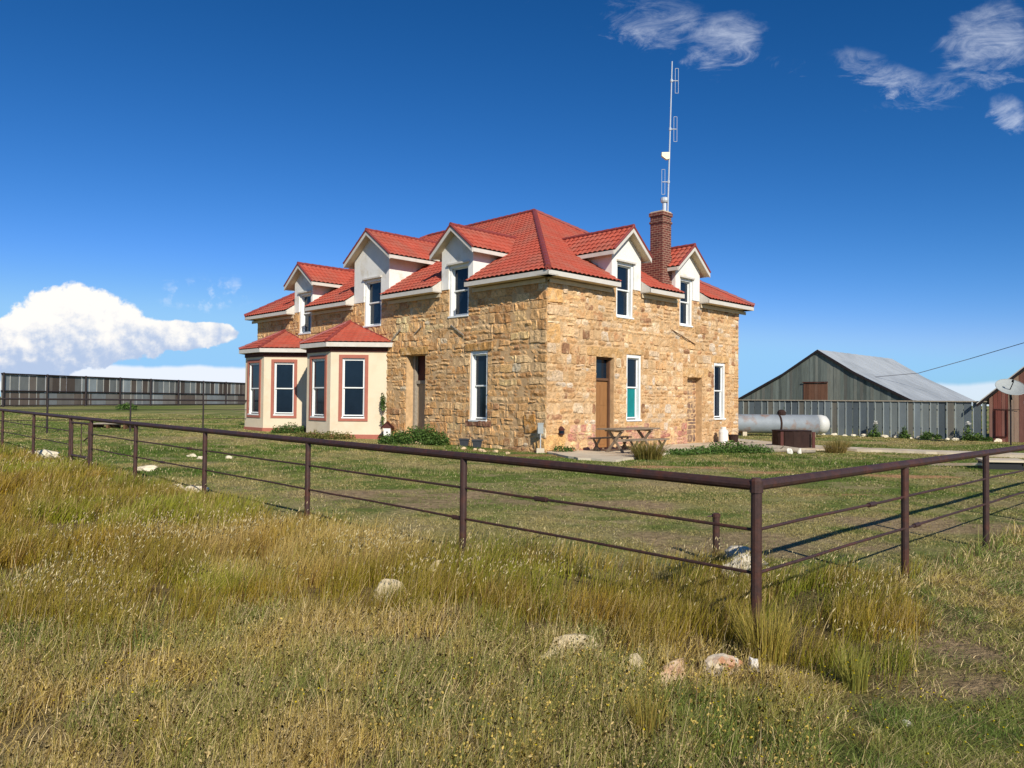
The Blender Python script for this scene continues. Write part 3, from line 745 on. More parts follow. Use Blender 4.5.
for (a, b) in zip(q, q[1:]+q[:1]): m_.poly([P+V(a[0],-.08,a[2]), P+V(b[0],-.08,b[2]), P+V(b[0],.06,b[2]), P+V(a[0],.06,a[2])])
m_.build('panel_antenna', M['panel'], am)

# ------------------------------------------------------------------ small things by the house
def lathe(mb, c, prof, n=16, ax=UP, col=(.5,.5,.5)):
    c = Vector(c); ax = Vector(ax).normalized(); a = V(0,0,1) if abs(ax.z) < .9 else V(1,0,0)
    x = ax.cross(a).normalized(); y = ax.cross(x).normalized(); rings = []
    for r, h in prof: rings.append([c+ax*h+(x*cos(2*pi*k/n)+y*sin(2*pi*k/n))*r for k in range(n)])
    for A, B in zip(rings, rings[1:]):
        for k in range(n): mb.poly([A[k], A[(k+1)%n], B[(k+1)%n], B[k]], col)
    mb.poly(rings[0][::-1], col); mb.poly(rings[-1], col)
# two dark pots below the left window
for u, lab in ((3.4, 'dark square flower pot, left one of two below the ground floor window'), (2.75, 'dark square flower pot, right one of two below the ground floor window')):
    P = FL.P(u, .4, .0); z = gz(P.x, P.y)
    t = thing('flower_pot', lab, 'pot', (P.x, P.y, z), 'dark pots at the stone wall')
    m_ = MB(); a = V(1,0,0); b_ = V(0,1,0)
    def sq(w, h): return [P+a*sx*w+b_*sy*w+UP*(z+h) for sx, sy in ((-1,-1),(1,-1),(1,1),(-1,1))]
    prof = [sq(.12,0), sq(.16,.25), sq(.185,.25), sq(.185,.285), sq(.15,.285), sq(.145,.23)]
    for A, B in zip(prof, prof[1:]):
        for k in range(4): m_.poly([A[k], A[(k+1)%4], B[(k+1)%4], B[k]])
    m_.poly(prof[0]); m_.build('pot_body', M['pot'], t)
    s_ = MB(); s_.poly(prof[-1]); s_.build('soil', mat('potting_soil', lin(70,54,42), nscale=30, namt=.3), t)
# utility box on its pipe at the house corner
P = FL.P(.05, .2, 0); z = gz(P.x, P.y)
t = thing('meter_box', 'small grey utility box on a thin pipe at the stone corner', 'utility box', (P.x, P.y, z))
m_ = MB(); m_.tube([P+UP*(z-.1), P+UP*(z+.62)], .018, 8); m_.build('pipe', M['galv'], t)
m_ = MB(); m_.box(P+V(-.085,-.05,z+.60), V(.17,0,0), V(0,.1,0), UP*.32); m_.box(P+V(-.095,-.06,z+.90), V(.19,0,0), V(0,.12,0), UP*.03); m_.build('box', M['dish'], t)
m_ = MB(); m_.box(P+V(-.12,-.06,z-.05), V(.24,0,0), V(0,.12,0), UP*.2); m_.build('base_block', M['concrete'], t)
# bird house style lantern by the left door
P = FL.P(8.0, .3, 0); z = gz(P.x, P.y)
t = thing('bird_house', 'little pale bird house with a dark red pitched roof by the cream bay', 'bird house', (P.x, P.y, z))
m_ = MB(); m_.box(P+V(-.13,-.1,z), V(.26,0,0), V(0,.2,0), UP*.48); m_.build('box', M['stucco'], t)
m_ = MB()
for s in (-1, 1):
    m_.poly([P+V(0,-.15,z+.72), P+V(s*.26,-.15,z+.46), P+V(s*.26,.15,z+.46), P+V(0,.15,z+.72)]); m_.poly([P+V(0,-.15,z+.68), P+V(s*.25,-.15,z+.43), P+V(s*.25,.15,z+.43), P+V(0,.15,z+.68)])
m_.poly([P+V(0,-.12,z+.7), P+V(-.24,-.12,z+.46), P+V(.24,-.12,z+.46)]); m_.build('roof', M['brown'], t)
m_ = MB(); m_.tube([P+V(0,-.105,z+.3), P+V(0,-.1,z+.3)], .035, 10); m_.build('hole', M['black'], t)
# little lantern on the right-hand wall
P = FR.P(.62, .07, .6)
t = thing('wall_lantern', 'small dark red lantern on a block low on the sunny stone wall', 'lantern', P)
m_ = MB(); lathe(m_, P, [(.06,0),(.1,.03),(.1,.16),(.12,.18),(.03,.28)], 8); m_.build('lamp_body', M['brown'], t)
m_ = MB(); lathe(m_, P+UP*.02, [(.102,.03),(.102,.12)], 8); m_.build('glass', M['glassdark'], t)
# white gas cylinder
P = FR.P(9.7, .45, 0); z = .08
t = thing('gas_cylinder', 'white gas cylinder standing on the slab under the far window', 'gas cylinder', (P.x, P.y, z))
m_ = MB(); lathe(m_, P+UP*z, [(.15,0),(.17,.03),(.185,.1),(.185,.44),(.16,.52),(.08,.56)], 18); m_.build('cylinder_body', M['whitecyl'], t)
m_ = MB(); lathe(m_, P+UP*z, [(.04,.55),(.04,.63)], 8); lathe(m_, P+UP*z, [(.10,.53),(.11,.64),(.095,.64)], 14); m_.build('valve_collar', M['whitecyl'], t)
t2 = thing('metal_bucket', 'low dark metal bucket beside the white gas cylinder', 'bucket', (P.x+.5, P.y+.35, z))
m_ = MB(); lathe(m_, V(P.x+.5, P.y+.35, z), [(.16,0),(.2,.3),(.22,.3),(.22,.33),(.17,.33),(.15,.05)], 14); m_.build('bucket_body', M['rustbox'], t2)
m_ = MB(); c_ = V(P.x+.5, P.y+.35, z+.31); m_.tube([c_+V(.2*cos(k*pi/8),0,.17*sin(k*pi/8)) for k in range(9)], .008, 5); m_.build('handle', M['darksteel'], t2)

# ---- concrete slab and path
def slab(name, pts, z0, z1, m_=M['concrete']):
    b = MB(); n = len(pts)
    b.poly([(x, y, z1) for x, y in pts])
    for i in range(n):
        (x0, y0), (x1, y1) = pts[i], pts[(i+1)%n]
        b.poly([(x0,y0,z0),(x1,y1,z0),(x1,y1,z1),(x0,y0,z1)])
    o = b.build(name, m_); tag(o, kind='structure'); return o
w_ = lambda u, o: (FR.P(u, o, 0).x, FR.P(u, o, 0).y)
def rough(pts, step=.3, a=.07, skip=()):
    out = []
    for i, (p, q) in enumerate(zip(pts, pts[1:]+pts[:1])):
        n = max(1, int(math.dist(p, q)/step))
        for k in range(n):
            f = k/n; j = 0 if i in skip else a
            out.append((p[0]+(q[0]-p[0])*f+random.uniform(-j, j), p[1]+(q[1]-p[1])*f+random.uniform(-j, j)))
    return out
PATIO = [w_(*p) for p in [(-.15,.25),(-1.2,2.4),(-1.0,3.4),(.5,3.2),(2.8,2.6),(6.4,2.2),(8.2,2.4),(11.6,2.2),(11.6,0),(.1,0)]]
slab('patio', rough(PATIO, skip=(8,)), -.2, .11)
# path running right past the tank to the edge of the picture
ctrl = [(9.3,33.2),(10.2,30.4),(10.9,28.6),(12.3,27.0),(14.0,26.0),(15.6,25.2),(18.5,23.6),(22,21.5)]
def strip(name, ctrl, w, z0, z1, m_):
    P = [V(x, y, 0) for x, y in ctrl]; Lp = []; Rp = []
    fine = []
    for i in range(len(P)-1):
        for k in range(6): fine.append(P[i].lerp(P[i+1], k/6))
    fine.append(P[-1])
    for i, p in enumerate(fine):
        d = (fine[min(i+1, len(fine)-1)]-fine[max(i-1,0)]).normalized(); n = V(-d.y, d.x, 0)
        Lp.append(p+n*(w/2+random.uniform(-.05,.05))); Rp.append(p-n*(w/2+random.uniform(-.05,.05)))
    b = MB()
    for i in range(len(fine)-1):
        b.poly([(*Rp[i].xy, z1), (*Rp[i+1].xy, z1), (*Lp[i+1].xy, z1), (*Lp[i].xy, z1)])
        for S in (Lp, Rp): b.poly([(*S[i].xy, z0), (*S[i+1].xy, z0), (*S[i+1].xy, z1), (*S[i].xy, z1)])
    o = b.build(name, m_); tag(o, kind='structure')
strip('path', ctrl, 1.15, -.2, .12, M['concrete'])
# low concrete ledge with its shaded opening filled in black beneath, right edge of the yard
t = thing('cellar_hatch', 'low pale concrete slab over an opening filled black for shade beside the right fence', 'hatch', (12.8, 19.7, gz(12.8,19.7)))
b = MB(); z = gz(12.6, 19.8)
b.box(V(12.1,19.75,z+.19), V(1.05,-.12,.0), V(.25,.75,.01), V(0,0,.05)); b.box(V(13.1,19.62,z+.16), V(1.3,-.5,-.03), V(.25,.75,0), V(0,0,.05))
b.box(V(11.2,20.9,z-.02), V(.95,-1.05,.12), V(.12,.1,0), V(0,0,.06)); b.box(V(10.7,21.9,z-.05), V(.55,-.95,.05), V(.14,.08,0), V(0,0,.06)); b.build('lid', M['concrete'], t)
b = MB(); b.box(V(12.16,19.82,z-.2), V(.95,-.11,0), V(.2,.6,0), V(0,0,.385)); b.build('opening_shade', M['black'], t)  # solid black block stands in for the shade under the lid

# ---- picnic table and benches
def place(o_x, fr_c):
    pass
TC = V(3.68,24.1,.09); TU = UR; TN = -UL
def tp(u, n, z): return TC+TU*u+TN*n+UP*z
t = thing('picnic_table', 'weathered wooden picnic table with crossed legs before the stone wall', 'table', TC)
b = MB()
for k in range(5): b.box(tp(-1.15, -.37+k*.15, .72), TU*2.3, TN*.14, UP*.04)
b.build('table_top', M['wood'], t)
for u in (-.75, .75):
    b = MB()
    b.box(tp(u, -.36, 0), TU*.045, TN*.10, TN*.62+UP*.72); b.box(tp(u+.05, .36, 0), TU*.045, -TN*.10, -TN*.62+UP*.72)
    b.box(tp(u-.045, -.33, .66), TU*.045, TN*.66, UP*.08); b.build('leg', M['wood'], t)
b = MB(); b.box(tp(-.75, -.03, .34), TU*1.5, TN*.06, UP*.08); b.build('stretcher', M['wood'], t)
def bench(n0, u0, lab, Lh=.95):
    P0 = tp(u0, n0, 0); t = thing('bench', lab, 'bench', P0, 'benches of the picnic table'); b = MB()
    for k in range(2): b.box(P0-TU*Lh+TN*(-.145+k*.15)+UP*.41, TU*2*Lh, TN*.14, UP*.04)
    b.build('seat', M['wood'], t)
    for u in (-.72, .72):
        b = MB(); Q = P0+TU*u
        b.box(Q-TN*.04, TU*.05, TN*.08, UP*.30)
        b.box(Q-TN*.03+UP*.2, TU*.05, TN*.06, -TN*.13+UP*.21); b.box(Q-TN*.03+UP*.2, TU*.05, TN*.06, TN*.13+UP*.21)
        b.box(Q-TN*.03+UP*.2, TU*.05, TN*.06, -TN*.15-UP*.20); b.box(Q-TN*.03+UP*.2, TU*.05, TN*.06, TN*.15-UP*.20)
        b.build('leg', M['wood'], t)
bench(-.78, .05, 'weathered bench on the wall side of the picnic table'); bench(.8, -.12, 'weathered bench on the lawn side of the picnic table')

# ------------------------------------------------------------------ propane tank and rusty well box
TX, TY = 12.95, 37.5; zt = gz(TX, TY)
t = thing('propane_tank', 'long silver propane tank with a white end and rust patches', 'tank', (TX, TY, zt))
ax = V(1, .03, 0).normalized(); R_ = .465; zc = zt+.60
b = MB(); lathe(b, V(TX,TY,zc)-ax*2.6, [(.12,-.34),(.30,-.28),(.42,-.15),(R_,0),(R_,2.6),(R_,4.55)], 28, ax); b.build('tank_body', M['tank'], t, smooth=True)
b = MB(); lathe(b, V(TX,TY,zc)-ax*2.6, [(R_+.002,4.5),(R_+.002,4.75),(.42,4.95),(.30,5.06),(.12,5.12)], 28, ax); b.build('end_cap', M['tankend'], t, smooth=True)
b = MB(); lathe(b, V(TX,TY,zc)-ax*2.6, [(R_+.004,2.58),(R_+.03,2.6),(R_+.03,2.66),(R_+.004,2.68)], 28, ax); b.build('band', M['rustbox'], t)
b = MB(); lathe(b, V(TX,TY,zc+R_-.04)+ax*.2, [(.2,0),(.2,.16),(.14,.25),(.05,.28)], 14); b.build('valve_dome', M['rustbox'], t)
for s in (-1.7, 1.6):
    b = MB(); b.box(V(TX+s-.1, TY-.4, zt-.1), V(.2,0,0), V(0,.8,0), UP*.32); b.build('saddle', M['concrete'], t)
wx, wy = 10.15, 27.9; zw = gz(wx, wy)
t = thing('well_box', 'rusty brown steel box with peeling sides below the propane tank', 'well box', (wx, wy, zw))
b = MB()
n = 14; 
for k in range(n):   # panelled drum, a shallow curved front with flat sides
    a0, a1 = 2*pi*k/n, 2*pi*(k+1)/n
    r = .68; A = V(wx+r*cos(a0), wy+r*sin(a0), zw-.02); B = V(wx+r*cos(a1), wy+r*sin(a1), zw-.02)
    b.box(A, B-A, (V(wx,wy,zw-.02)-A).normalized()*.03, UP*.66)
b.build('box_wall', M['rustbox'], t)
b = MB(); lathe(b, V(wx, wy, zw+.64), [(.70,0),(.70,.02),(.3,.03)], 20); b.build('lid', M['rustbox'], t)
for k in (-1, 1):
    b = MB(); b.box(V(wx+k*.56-.05, wy-.62, zw), V(.1,0,0), V(0,.05,0), UP*.62); b.build('bracket', M['brown'], t)
o = slab('well_pad', [(9.0,27.0),(11.3,26.7),(11.6,28.6),(9.2,28.9)], -.2, .10)
# grey logs beside it
for i, (x, y, a, L_, r, lab) in enumerate([(8.6,26.2,-.45,2.3,.10,'longest weathered grey log lying before the rusty box'),
                                      (9.1,25.6,-.2,1.9,.07,'thin grey plank nearest the lawn before the rusty box'),
                                      (8.3,26.6,-.75,1.0,.13,'short thick grey log stump left of the rusty box')]):
    t = thing('log', lab, 'log', (x, y, gz(x, y)), 'weathered logs before the rusty box'); z = gz(x, y)+r
    d = V(cos(a), sin(a), 0)*L_/2; b = MB()
    pts_ = [V(x,y,z)+d*f+V(0,0,.03*sin(f*5+i)) for f in (-1,-.6,-.2,.2,.6,1)]
    b.tube(pts_, [r*.85,r,r*1.05,r*.95,r*.9,r*.7], 9); b.build('trunk', M['grey_wood'], t)
    b = MB(); b.tube([pts_[2], pts_[2]+V(.1,-.15,.15)], [r*.4, r*.25], 6); b.build('branch_stub', M['grey_wood'], t)

# ------------------------------------------------------------------ pipe fences
def rail_pts(P, d, t0, t1, h, step=1.5):
    n = max(1, int((t1-t0)/step)); r = []
    for k in range(n+1):
        q = P+d*(t0+(t1-t0)*k/n); r.append(V(q.x, q.y, fence_z(q.x, q.y)+h))
    return r
def fence_z(x, y):
    p, q = pq(x, y); return float(np.interp(p, [-5,0,12,22,31,50], [0,0,.08,.16,.3,.5]))
FH = 1.10
pf = thing('pipe_fence', 'rusty brown pipe fence with one thick top rail and two thin rods', 'fence', F0)
def post(par, P, h, r=.034):
    z = fence_z(P.x, P.y); b = MB(); b.tube([V(P.x,P.y,z-.3), V(P.x,P.y,z+h)], r, 12); b.build('post', M['rust'], par, smooth=False)
LT = [0,3.02,5.94,9.0,12.0,14.6,16.06,19.2,22.6,25.8,28.9,31.5]
for tt in LT: 
    P = F0+UL*tt; post(pf, P, FH-.02, .037 if tt == 0 else .034)
RT = [2.79,5.42,8.2,11.0,13.8]
for tt in RT: post(pf, F0+UR*tt, FH-.02)
for d, T in ((UL, 31.5), (UR, 15)):
    b = MB(); b.tube(rail_pts(F0, d, 0, T, FH), .038, 12); b.build('top_rail', M['rust'], pf, smooth=False)
    for h in (.80, .51):
        parts_ = [(0, T)] if d is UR else [(0, 14.6), (16.06, T)]
        for (a, c) in parts_:
            b = MB(); pts_ = rail_pts(F0, d, a, c, h, .75)
            pts_ = [p+V(0,0,.003*sin(i*1.9+h*7)) for i, p in enumerate(pts_)]
            b.tube(pts_, .0115, 7)
            k = 2.0 if h > .6 else 3.1
            while k < c-a:
                i_ = k/(c-a)*(len(pts_)-1); j = int(i_); q = pts_[j].lerp(pts_[j+1], i_-j)
                b.tube([q-d*.07, q+d*.07], .022, 7); k += 7.6
            b.build('rod', M['rust'], pf)
b = MB(); lathe(b, V(F0.x, F0.y, FH-.05), [(.045,0),(.045,.08),(.03,.1)], 12); b.build('post_cap', M['rust'], pf)
wg = thing('walk_gate', 'narrow rusty pipe gate frame in the left run of the fence', 'gate', F0+UL*15.3)
g0, g1 = F0+UL*14.72, F0+UL*15.94
for g in (g0, g1): z = fence_z(g.x, g.y); b = MB(); b.tube([V(g.x,g.y,z+.12), V(g.x,g.y,z+FH-.08)], .026, 8); b.build('gate_stile', M['rust'], wg)
z = fence_z(g0.x, g0.y)
for h, r in ((.3,.03),(1.0,.022)): b = MB(); b.tube([V(*g0.xy, z+h), V(*g1.xy, z+h)], r, 8); b.build('gate_bar', M['rust'], wg)
b = MB(); gm = g0.lerp(g1, .45); b.tube([V(*gm.xy, z+.3), V(*gm.xy, z+1.0)], .010, 6); b.tube([V(*g0.lerp(g1,.08).xy, z+.72), V(*g0.lerp(g1,.3).xy, z+.64)], .014, 6); b.build('latch_rod', M['rust'], wg)
# back fence of the yard
bf = thing('back_fence', 'thin dark pipe fence across the far side of the yard by the bays', 'fence', (-17.8,29.5,.3))
Bp = V(-17.8,29.5,0)
def bz(P): return fence_z(P.x, P.y)
for k in range(-2, 5):
    P = Bp+UR*3*k; z = gz(P.x, P.y); b = MB(); b.tube([V(P.x,P.y,z-.2), V(P.x,P.y,1.58)], .035, 8); b.build('post', M['darksteel'], bf)
for (h, r, T) in ((1.56,.035,'top_rail'), (1.15,.012,'rod'), (.75,.012,'rod')):
    b = MB(); P = Bp-UR*6; Q = Bp+UR*12; b.tube([V(P.x,P.y,h), V(Q.x,Q.y,h)], r, 8); b.build(T, M['darksteel'], bf)
# stub post in the tall grass
x, y = 2.13, 8.0; z = gz(x, y)
t = thing('stub_post', 'short rusty pipe stub with a bolt on top beside white rocks', 'post', (x, y, z))
b = MB(); b.tube([V(x,y,z-.1), V(x+.0,y,z+.49)], .037, 12); lathe(b, V(x,y,z+.47), [(.045,0),(.045,.03),(.03,.04)], 12); b.build('pipe', M['rust'], t)
b = MB(); b.tube([V(x-.09,y,z+.475), V(x-.02,y,z+.485)], .008, 6); b.build('bolt', M['rust'], t)

# ------------------------------------------------------------------ board / sheet walls
def boards(mb, fr, u0, u1, zb, zt, w, pal, rnd, gap=.012, thick=.025, jit=.02, o=0, edgecol=None, ew=.03):
    u = u0
    while u < u1-.01:
        ww = min(w*rnd.uniform(.85, 1.15), u1-u); a, b = u+gap/2, u+ww-gap/2
        c = rnd.choice(pal); k = rnd.uniform(.85, 1.15); c = tuple(x*k for x in c)
        oo = o+rnd.uniform(0, jit); z0a, z0b = zb(a), zb(b); dz = rnd.uniform(-.03, .03) if jit else 0
        z1a, z1b = zt(a)+dz*.5, zt(b)+dz*.5
        p = [fr.P(a,oo,z0a), fr.P(b,oo,z0b), fr.P(b,oo,z1b), fr.P(a,oo,z1a)]; qv = [v-fr.N*thick for v in p]
        mb.poly(p, c); mb.poly(qv[::-1], c)
        for k2 in range(4): mb.poly([p[k2], qv[k2], qv[(k2+1)%4], p[(k2+1)%4]], c)
        if edgecol and rnd.random() < .85:
            x = a+ .01; mb.box(fr.P(x, oo, z0a), fr.U*ew, fr.N*.03, UP*(z1a-z0a), edgecol)
        u += ww
rnd = random.Random(5)
# grey fence on the right
A = V(10.6,41.2,0); B = V(18.9+.05,34.3,0)
A = V(11.5,42.6,0); Bp2 = V(21.72,35.15,0)
fr = Frame(A, Bp2-A, V(-1,-1,0)); fr.N = UP.cross(fr.U)*-1
if fr.N.y > 0: fr.N = -fr.N
LF = (Bp2-A).length
gf = thing('board_fence', 'grey metal sheet fence of upright panels in front of the barn', 'fence', A)
b = MB(); boards(b, fr, 0, LF, lambda u: -.1, lambda u: 1.84, .33, [lin(104,112,114), lin(94,102,106), lin(116,122,120), lin(86,94,98), lin(112,108,98), lin(120,128,130)], rnd, gap=.035, jit=.035, edgecol=lin(170,176,172), ew=.03)
b.build('panel', M['sheet'], gf)
b = MB(); b.box(fr.P(0,.02,1.82), fr.U*LF, fr.N*.07, UP*.05); b.build('top_rail', M['grey_wood'], gf)
b = MB(); b.box(fr.P(0,-.1,.5), fr.U*LF, fr.N*.06, UP*.08); b.box(fr.P(0,-.1,1.4), fr.U*LF, fr.N*.06, UP*.08); b.build('back_rail', M['grey_wood'], gf)
for k in range(7):
    u = .1+k*(LF-.2)/6; b = MB(); b.tube([fr.P(u,-.18,-.2), fr.P(u,-.18,1.85)], .06, 8); b.build('post', M['grey_wood'], gf)
FG = fr
# barn
BA = V(19.9,50.0,0); gu = UL; gn = -UR
# the gable wall faces the camera; long side runs along UR... ridge direction UR
bt = thing('barn', 'dark grey-green timber barn with pale metal roof behind the fence', 'barn', BA)
bfm = Frame(BA, gu, gn); hw = 5.5
prof_b = lambda u: float(np.interp(abs(u), [0, 2.4, hw], [5.15, 3.62, 1.98]))
b = MB(); pal = [lin(108,114,106), lin(118,124,116), lin(98,104,98), lin(126,128,118), lin(112,112,104)]
hole = (-1.0+.35, .0+.72)
boards(b, bfm, -hw, hw, lambda u: -.1, lambda u: prof_b(u), .2, pal, rnd, gap=.004)
b.build('gable_wall', M['board'], bt)
RLn = 12.8
for s in (-1, 1):
    b = MB(); fr2 = Frame(BA+UL*s*(hw-.1), UR, UL*s); boards(b, fr2, 0.05, RLn, lambda u: -.1, lambda u: 2.0, .25, pal, rnd)
    b.build('side_wall', M['board'], bt)
b = MB(); ofs = .10
for s in (-1, 1):
    us_ = [0, 2.4, hw+.3]; zs_ = [5.2, 3.68, 1.93]
    for k in range(2):
        nseg = 22
        for j in range(nseg):
            a = -ofs+(RLn+ofs*2)*j/nseg; c = -ofs+(RLn+ofs*2)*(j+1)/nseg-.02
            dz = .0 if j % 2 else .012
            P = [BA+UL*s*us_[k]+UR*a+UP*(zs_[k]+dz), BA+UL*s*us_[k+1]+UR*a+UP*(zs_[k+1]+dz), BA+UL*s*us_[k+1]+UR*c+UP*(zs_[k+1]+dz), BA+UL*s*us_[k]+UR*c+UP*(zs_[k]+dz)]
            b.poly(P); b.box(BA+UL*s*us_[k]+UR*c+UP*(zs_[k]), UL*s*(us_[k+1]-us_[k])+UP*(zs_[k+1]-zs_[k]), UR*.02, UP*.012)
    for k in range(2):
        b.box(BA+UL*s*us_[k]-UR*ofs+UP*(zs_[k]-.1), UL*s*(us_[k+1]-us_[k])+UP*(zs_[k+1]-zs_[k]), UR*.04, UP*.1)
rf = b.build('roof', M['barnroof'], bt)
b = MB()
for s in (-1, 1):
    us_ = [0, 2.4, hw+.3]; zs_ = [5.2, 3.68, 1.93]
    for k in range(2): b.box(BA+UL*s*us_[k]-UR*(ofs+.03)+UP*(zs_[k]-.16), UL*s*(us_[k+1]-us_[k])+UP*(zs_[k+1]-zs_[k]), UR*.03, UP*.16)
b.build('barge_board', M['darksteel'], rf)
b = MB(); boards(b, bfm, -.65, .95, lambda u: 1.9, lambda u: 3.05, .2, [lin(118,84,66), lin(104,72,56), lin(128,96,78)], rnd, o=.05, jit=.01)
b.build('loft_door', M['board'], bt)
for z_ in (3.05, 1.84): b = MB(); b.box(bfm.P(-.7,.09,z_), bfm.U*1.7, bfm.N*.03, UP*.06); b.build('loft_door_rail', M['brown'], bt)
# red shed on the right edge
SA = V(21.72,35.0,0)
st = thing('red_shed', 'weathered red timber shed with a roof edge whitened as if sunlit at the right', 'shed', SA)
sf_ = Frame(SA, -UL, -UR)
roofz = lambda u: float(np.interp(u, [-.4, 3.4, 7.2], [1.72, 5.1, 1.72]))
b = MB()
palr = [lin(140,96,84), lin(120,60,54), lin(150,112,98), lin(128,76,66), lin(110,48,46)]
palr2 = [lin(164,136,116), lin(150,118,100), lin(172,148,128), lin(140,96,84)]
boards(b, sf_, 0, .75, lambda u: -.1, lambda u: roofz(u)-.08, .16, palr, rnd)
boards(b, sf_, .75, 6.8, lambda u: -.1, lambda u: roofz(u)-.08, .2, palr2, rnd)
b.build('wall', M['board'], st)
b = MB(); boards(b, Frame(SA, UR, UL), 0.05, 7, lambda u: -.1, lambda u: 1.75, .22, palr, rnd); b.build('wall', M['board'], st)
b = MB(); bk = UR*7.6
for (a, c) in ((-.4,3.4),(7.2,3.4)):
    P = sf_.P(a,.35,roofz(a)); Q = sf_.P(c,.35,roofz(c)); b.box(P, Q-P, bk, UP*.05)
b.build('roof', M['barnroof'], st)
for (a, c) in ((-.4,3.4),(7.2,3.4)):
    b = MB(); P = sf_.P(a,.38,roofz(a)-.13); Q = sf_.P(c,.38,roofz(c)-.13); b.box(P, Q-P, sf_.N*.03, UP*.13); b.build('barge_board', M['darksteel'], st)
    b = MB(); P = sf_.P(a,.38,roofz(a)+.0); Q = sf_.P(c,.38,roofz(c)+.0); b.box(P, Q-P, sf_.N*.03, UP*.055); b.build('sunlit_roof_edge', M['white'], st)  # white strip paints in the sun catching the rim of the roof
b = MB(); b.box(sf_.P(.25,.03,.28), sf_.U*.03, sf_.N*.03, UP*1.2); b.box(sf_.P(.25,.03,.25), sf_.U*.45, sf_.N*.03, UP*.04); b.box(sf_.P(.70,.03,.28), sf_.U*.03, sf_.N*.03, UP*1.2); b.build('hatch_frame', M['brown'], st)
b = MB(); b.tube([sf_.P(.2,.03,1.5), sf_.P(1.2,.06,1.5)], .012, 6); b.build('door_rod', M['darksteel'], st)
# satellite dish
DP = V(20.5,31.8,0)
t = thing('satellite_dish', 'pale round satellite dish on a dark mast before the red shed', 'satellite dish', DP)
dc = V(20.6,31.8,2.33); dax = V(-.12,-.60,.80).normalized()
b = MB(); n = 24
x_ = dax.cross(V(1,0,0)).normalized(); y_ = dax.cross(x_).normalized(); prev = None
rings = []
for r in (0.001,.15,.3,.45,.56): rings.append([dc+dax*(r*r*.45)+(x_*cos(2*pi*k/n)+y_*sin(2*pi*k/n))*r for k in range(n)])
for A_, B_ in zip(rings, rings[1:]):
    for k in range(n): b.poly([A_[k], A_[(k+1)%n], B_[(k+1)%n], B_[k]])
b.tube([rings[-1][k % n] for k in range(n+1)], .012, 5, cap=False)
b.build('reflector', M['dish'], t)
b = MB(); b.tube([V(20.75,32.0,-.1), V(20.75,32.0,1.6), dc-dax*.02], [.035,.035,.03], 8); b.build('mast', M['darksteel'], t)
b = MB(); b.tube([dc-x_*.0-UP*.0+dax*.01, dc+dax*.42+V(0,-.05,-.02)], .02, 6); b.tube([dc+dax*.4, dc+dax*.48], .045, 8); b.tube([dc+V(0,-.02,-.1), dc+V(.0,-.1,-.42)], .03, 6); b.build('feed_arm', M['black'], t)
# overhead cable
pts_ = []
for (px_, z, d_) in ((.4655,3.40,49.2),(.529,3.72,49.5),(.5956,4.58,48),(.6658,5.36,45),(.74,6.4,42),(.83,7.6,39)): pts_.append(V(px_*d_, d_, z))
b = MB(); b.tube(pts_, .022, 5); o = b.build('overhead_cable', M['cable']); tag(o, 'thin dark overhead cable sagging from the barn roof towards the right', 'cable')

# ------------------------------------------------------------------ windbreak on the left horizon
WA = V(-45.2,67.9,0); WB = V(-34.9,110,0)
wf = Frame(WA, WB-WA, V(1,0,0)); wf.N = wf.U.cross(UP)
if wf.N.dot(-WA) < 0: wf.N = -wf.N
LW = (WB-WA).length
wz = lambda u: float(np.interp(u, [-10, 0, 38, 60], [.69,.72,.80,.84]))
wt = thing('windbreak_fence', 'long tall windbreak of grey and rusty upright sheets on the left horizon', 'fence', (WA.x, WA.y, .7))
b = MB()
boards(b, wf, .1, LW, lambda u: wz(u)+.1, lambda u: wz(u)+2.9, .95, [lin(122,124,120), lin(104,104,100), lin(96,84,74), lin(88,76,66), lin(140,146,146), lin(112,102,92), lin(128,132,130)], rnd, gap=.03, edgecol=lin(186,184,174), ew=.07)
b.build('panel', M['sheet'], wt)
b = MB()
boards(b, wf, .1, LW, lambda u: wz(u)+.08, lambda u: wz(u)+1.3, 2.1, [lin(134,136,134), lin(118,112,104), lin(142,146,146), lin(102,90,80)], rnd, gap=.04, o=.03)
b.build('lower_panel', M['sheet'], wt)
b = MB()
for (h, r) in ((2.95,.07),(1.42,.07),(.12,.06)): b.tube([wf.P(0,.12,wz(0)+h), wf.P(38,.12,wz(38)+h), wf.P(LW,.12,wz(LW)+h)], r, 6)
b.build('rail', M['darksteel'], wt)
for k in range(10):
    u = .2+k*4.7
    if u < LW: b = MB(); b.tube([wf.P(u,.16,wz(u)-.2), wf.P(u,.16,wz(u)+3.05)], .09, 8); b.build('post', M['darksteel'], wt)
# return of the windbreak, sunlight put into its pale sheet colours, at the left picture edge
t = thing('pale_sheet_wall', 'sheet wall coloured pale as if sunlit, joining the windbreak at the far left', 'wall', (-46,68,.7))
f2 = Frame(V(-45.4,67.6,0), V(-.9,-.35,0), V(.35,-.9,0)); b = MB()
boards(b, f2, 0, 8, lambda u: .7, lambda u: 3.62, .9, [lin(206,206,198), lin(196,194,184)], rnd, edgecol=lin(150,150,146)); b.build('panel', M['sheet'], t)
b = MB(); b.tube([f2.P(0,.1,3.65), f2.P(8,.1,3.65)], .06, 6); b.build('rail', M['darksteel'], t)
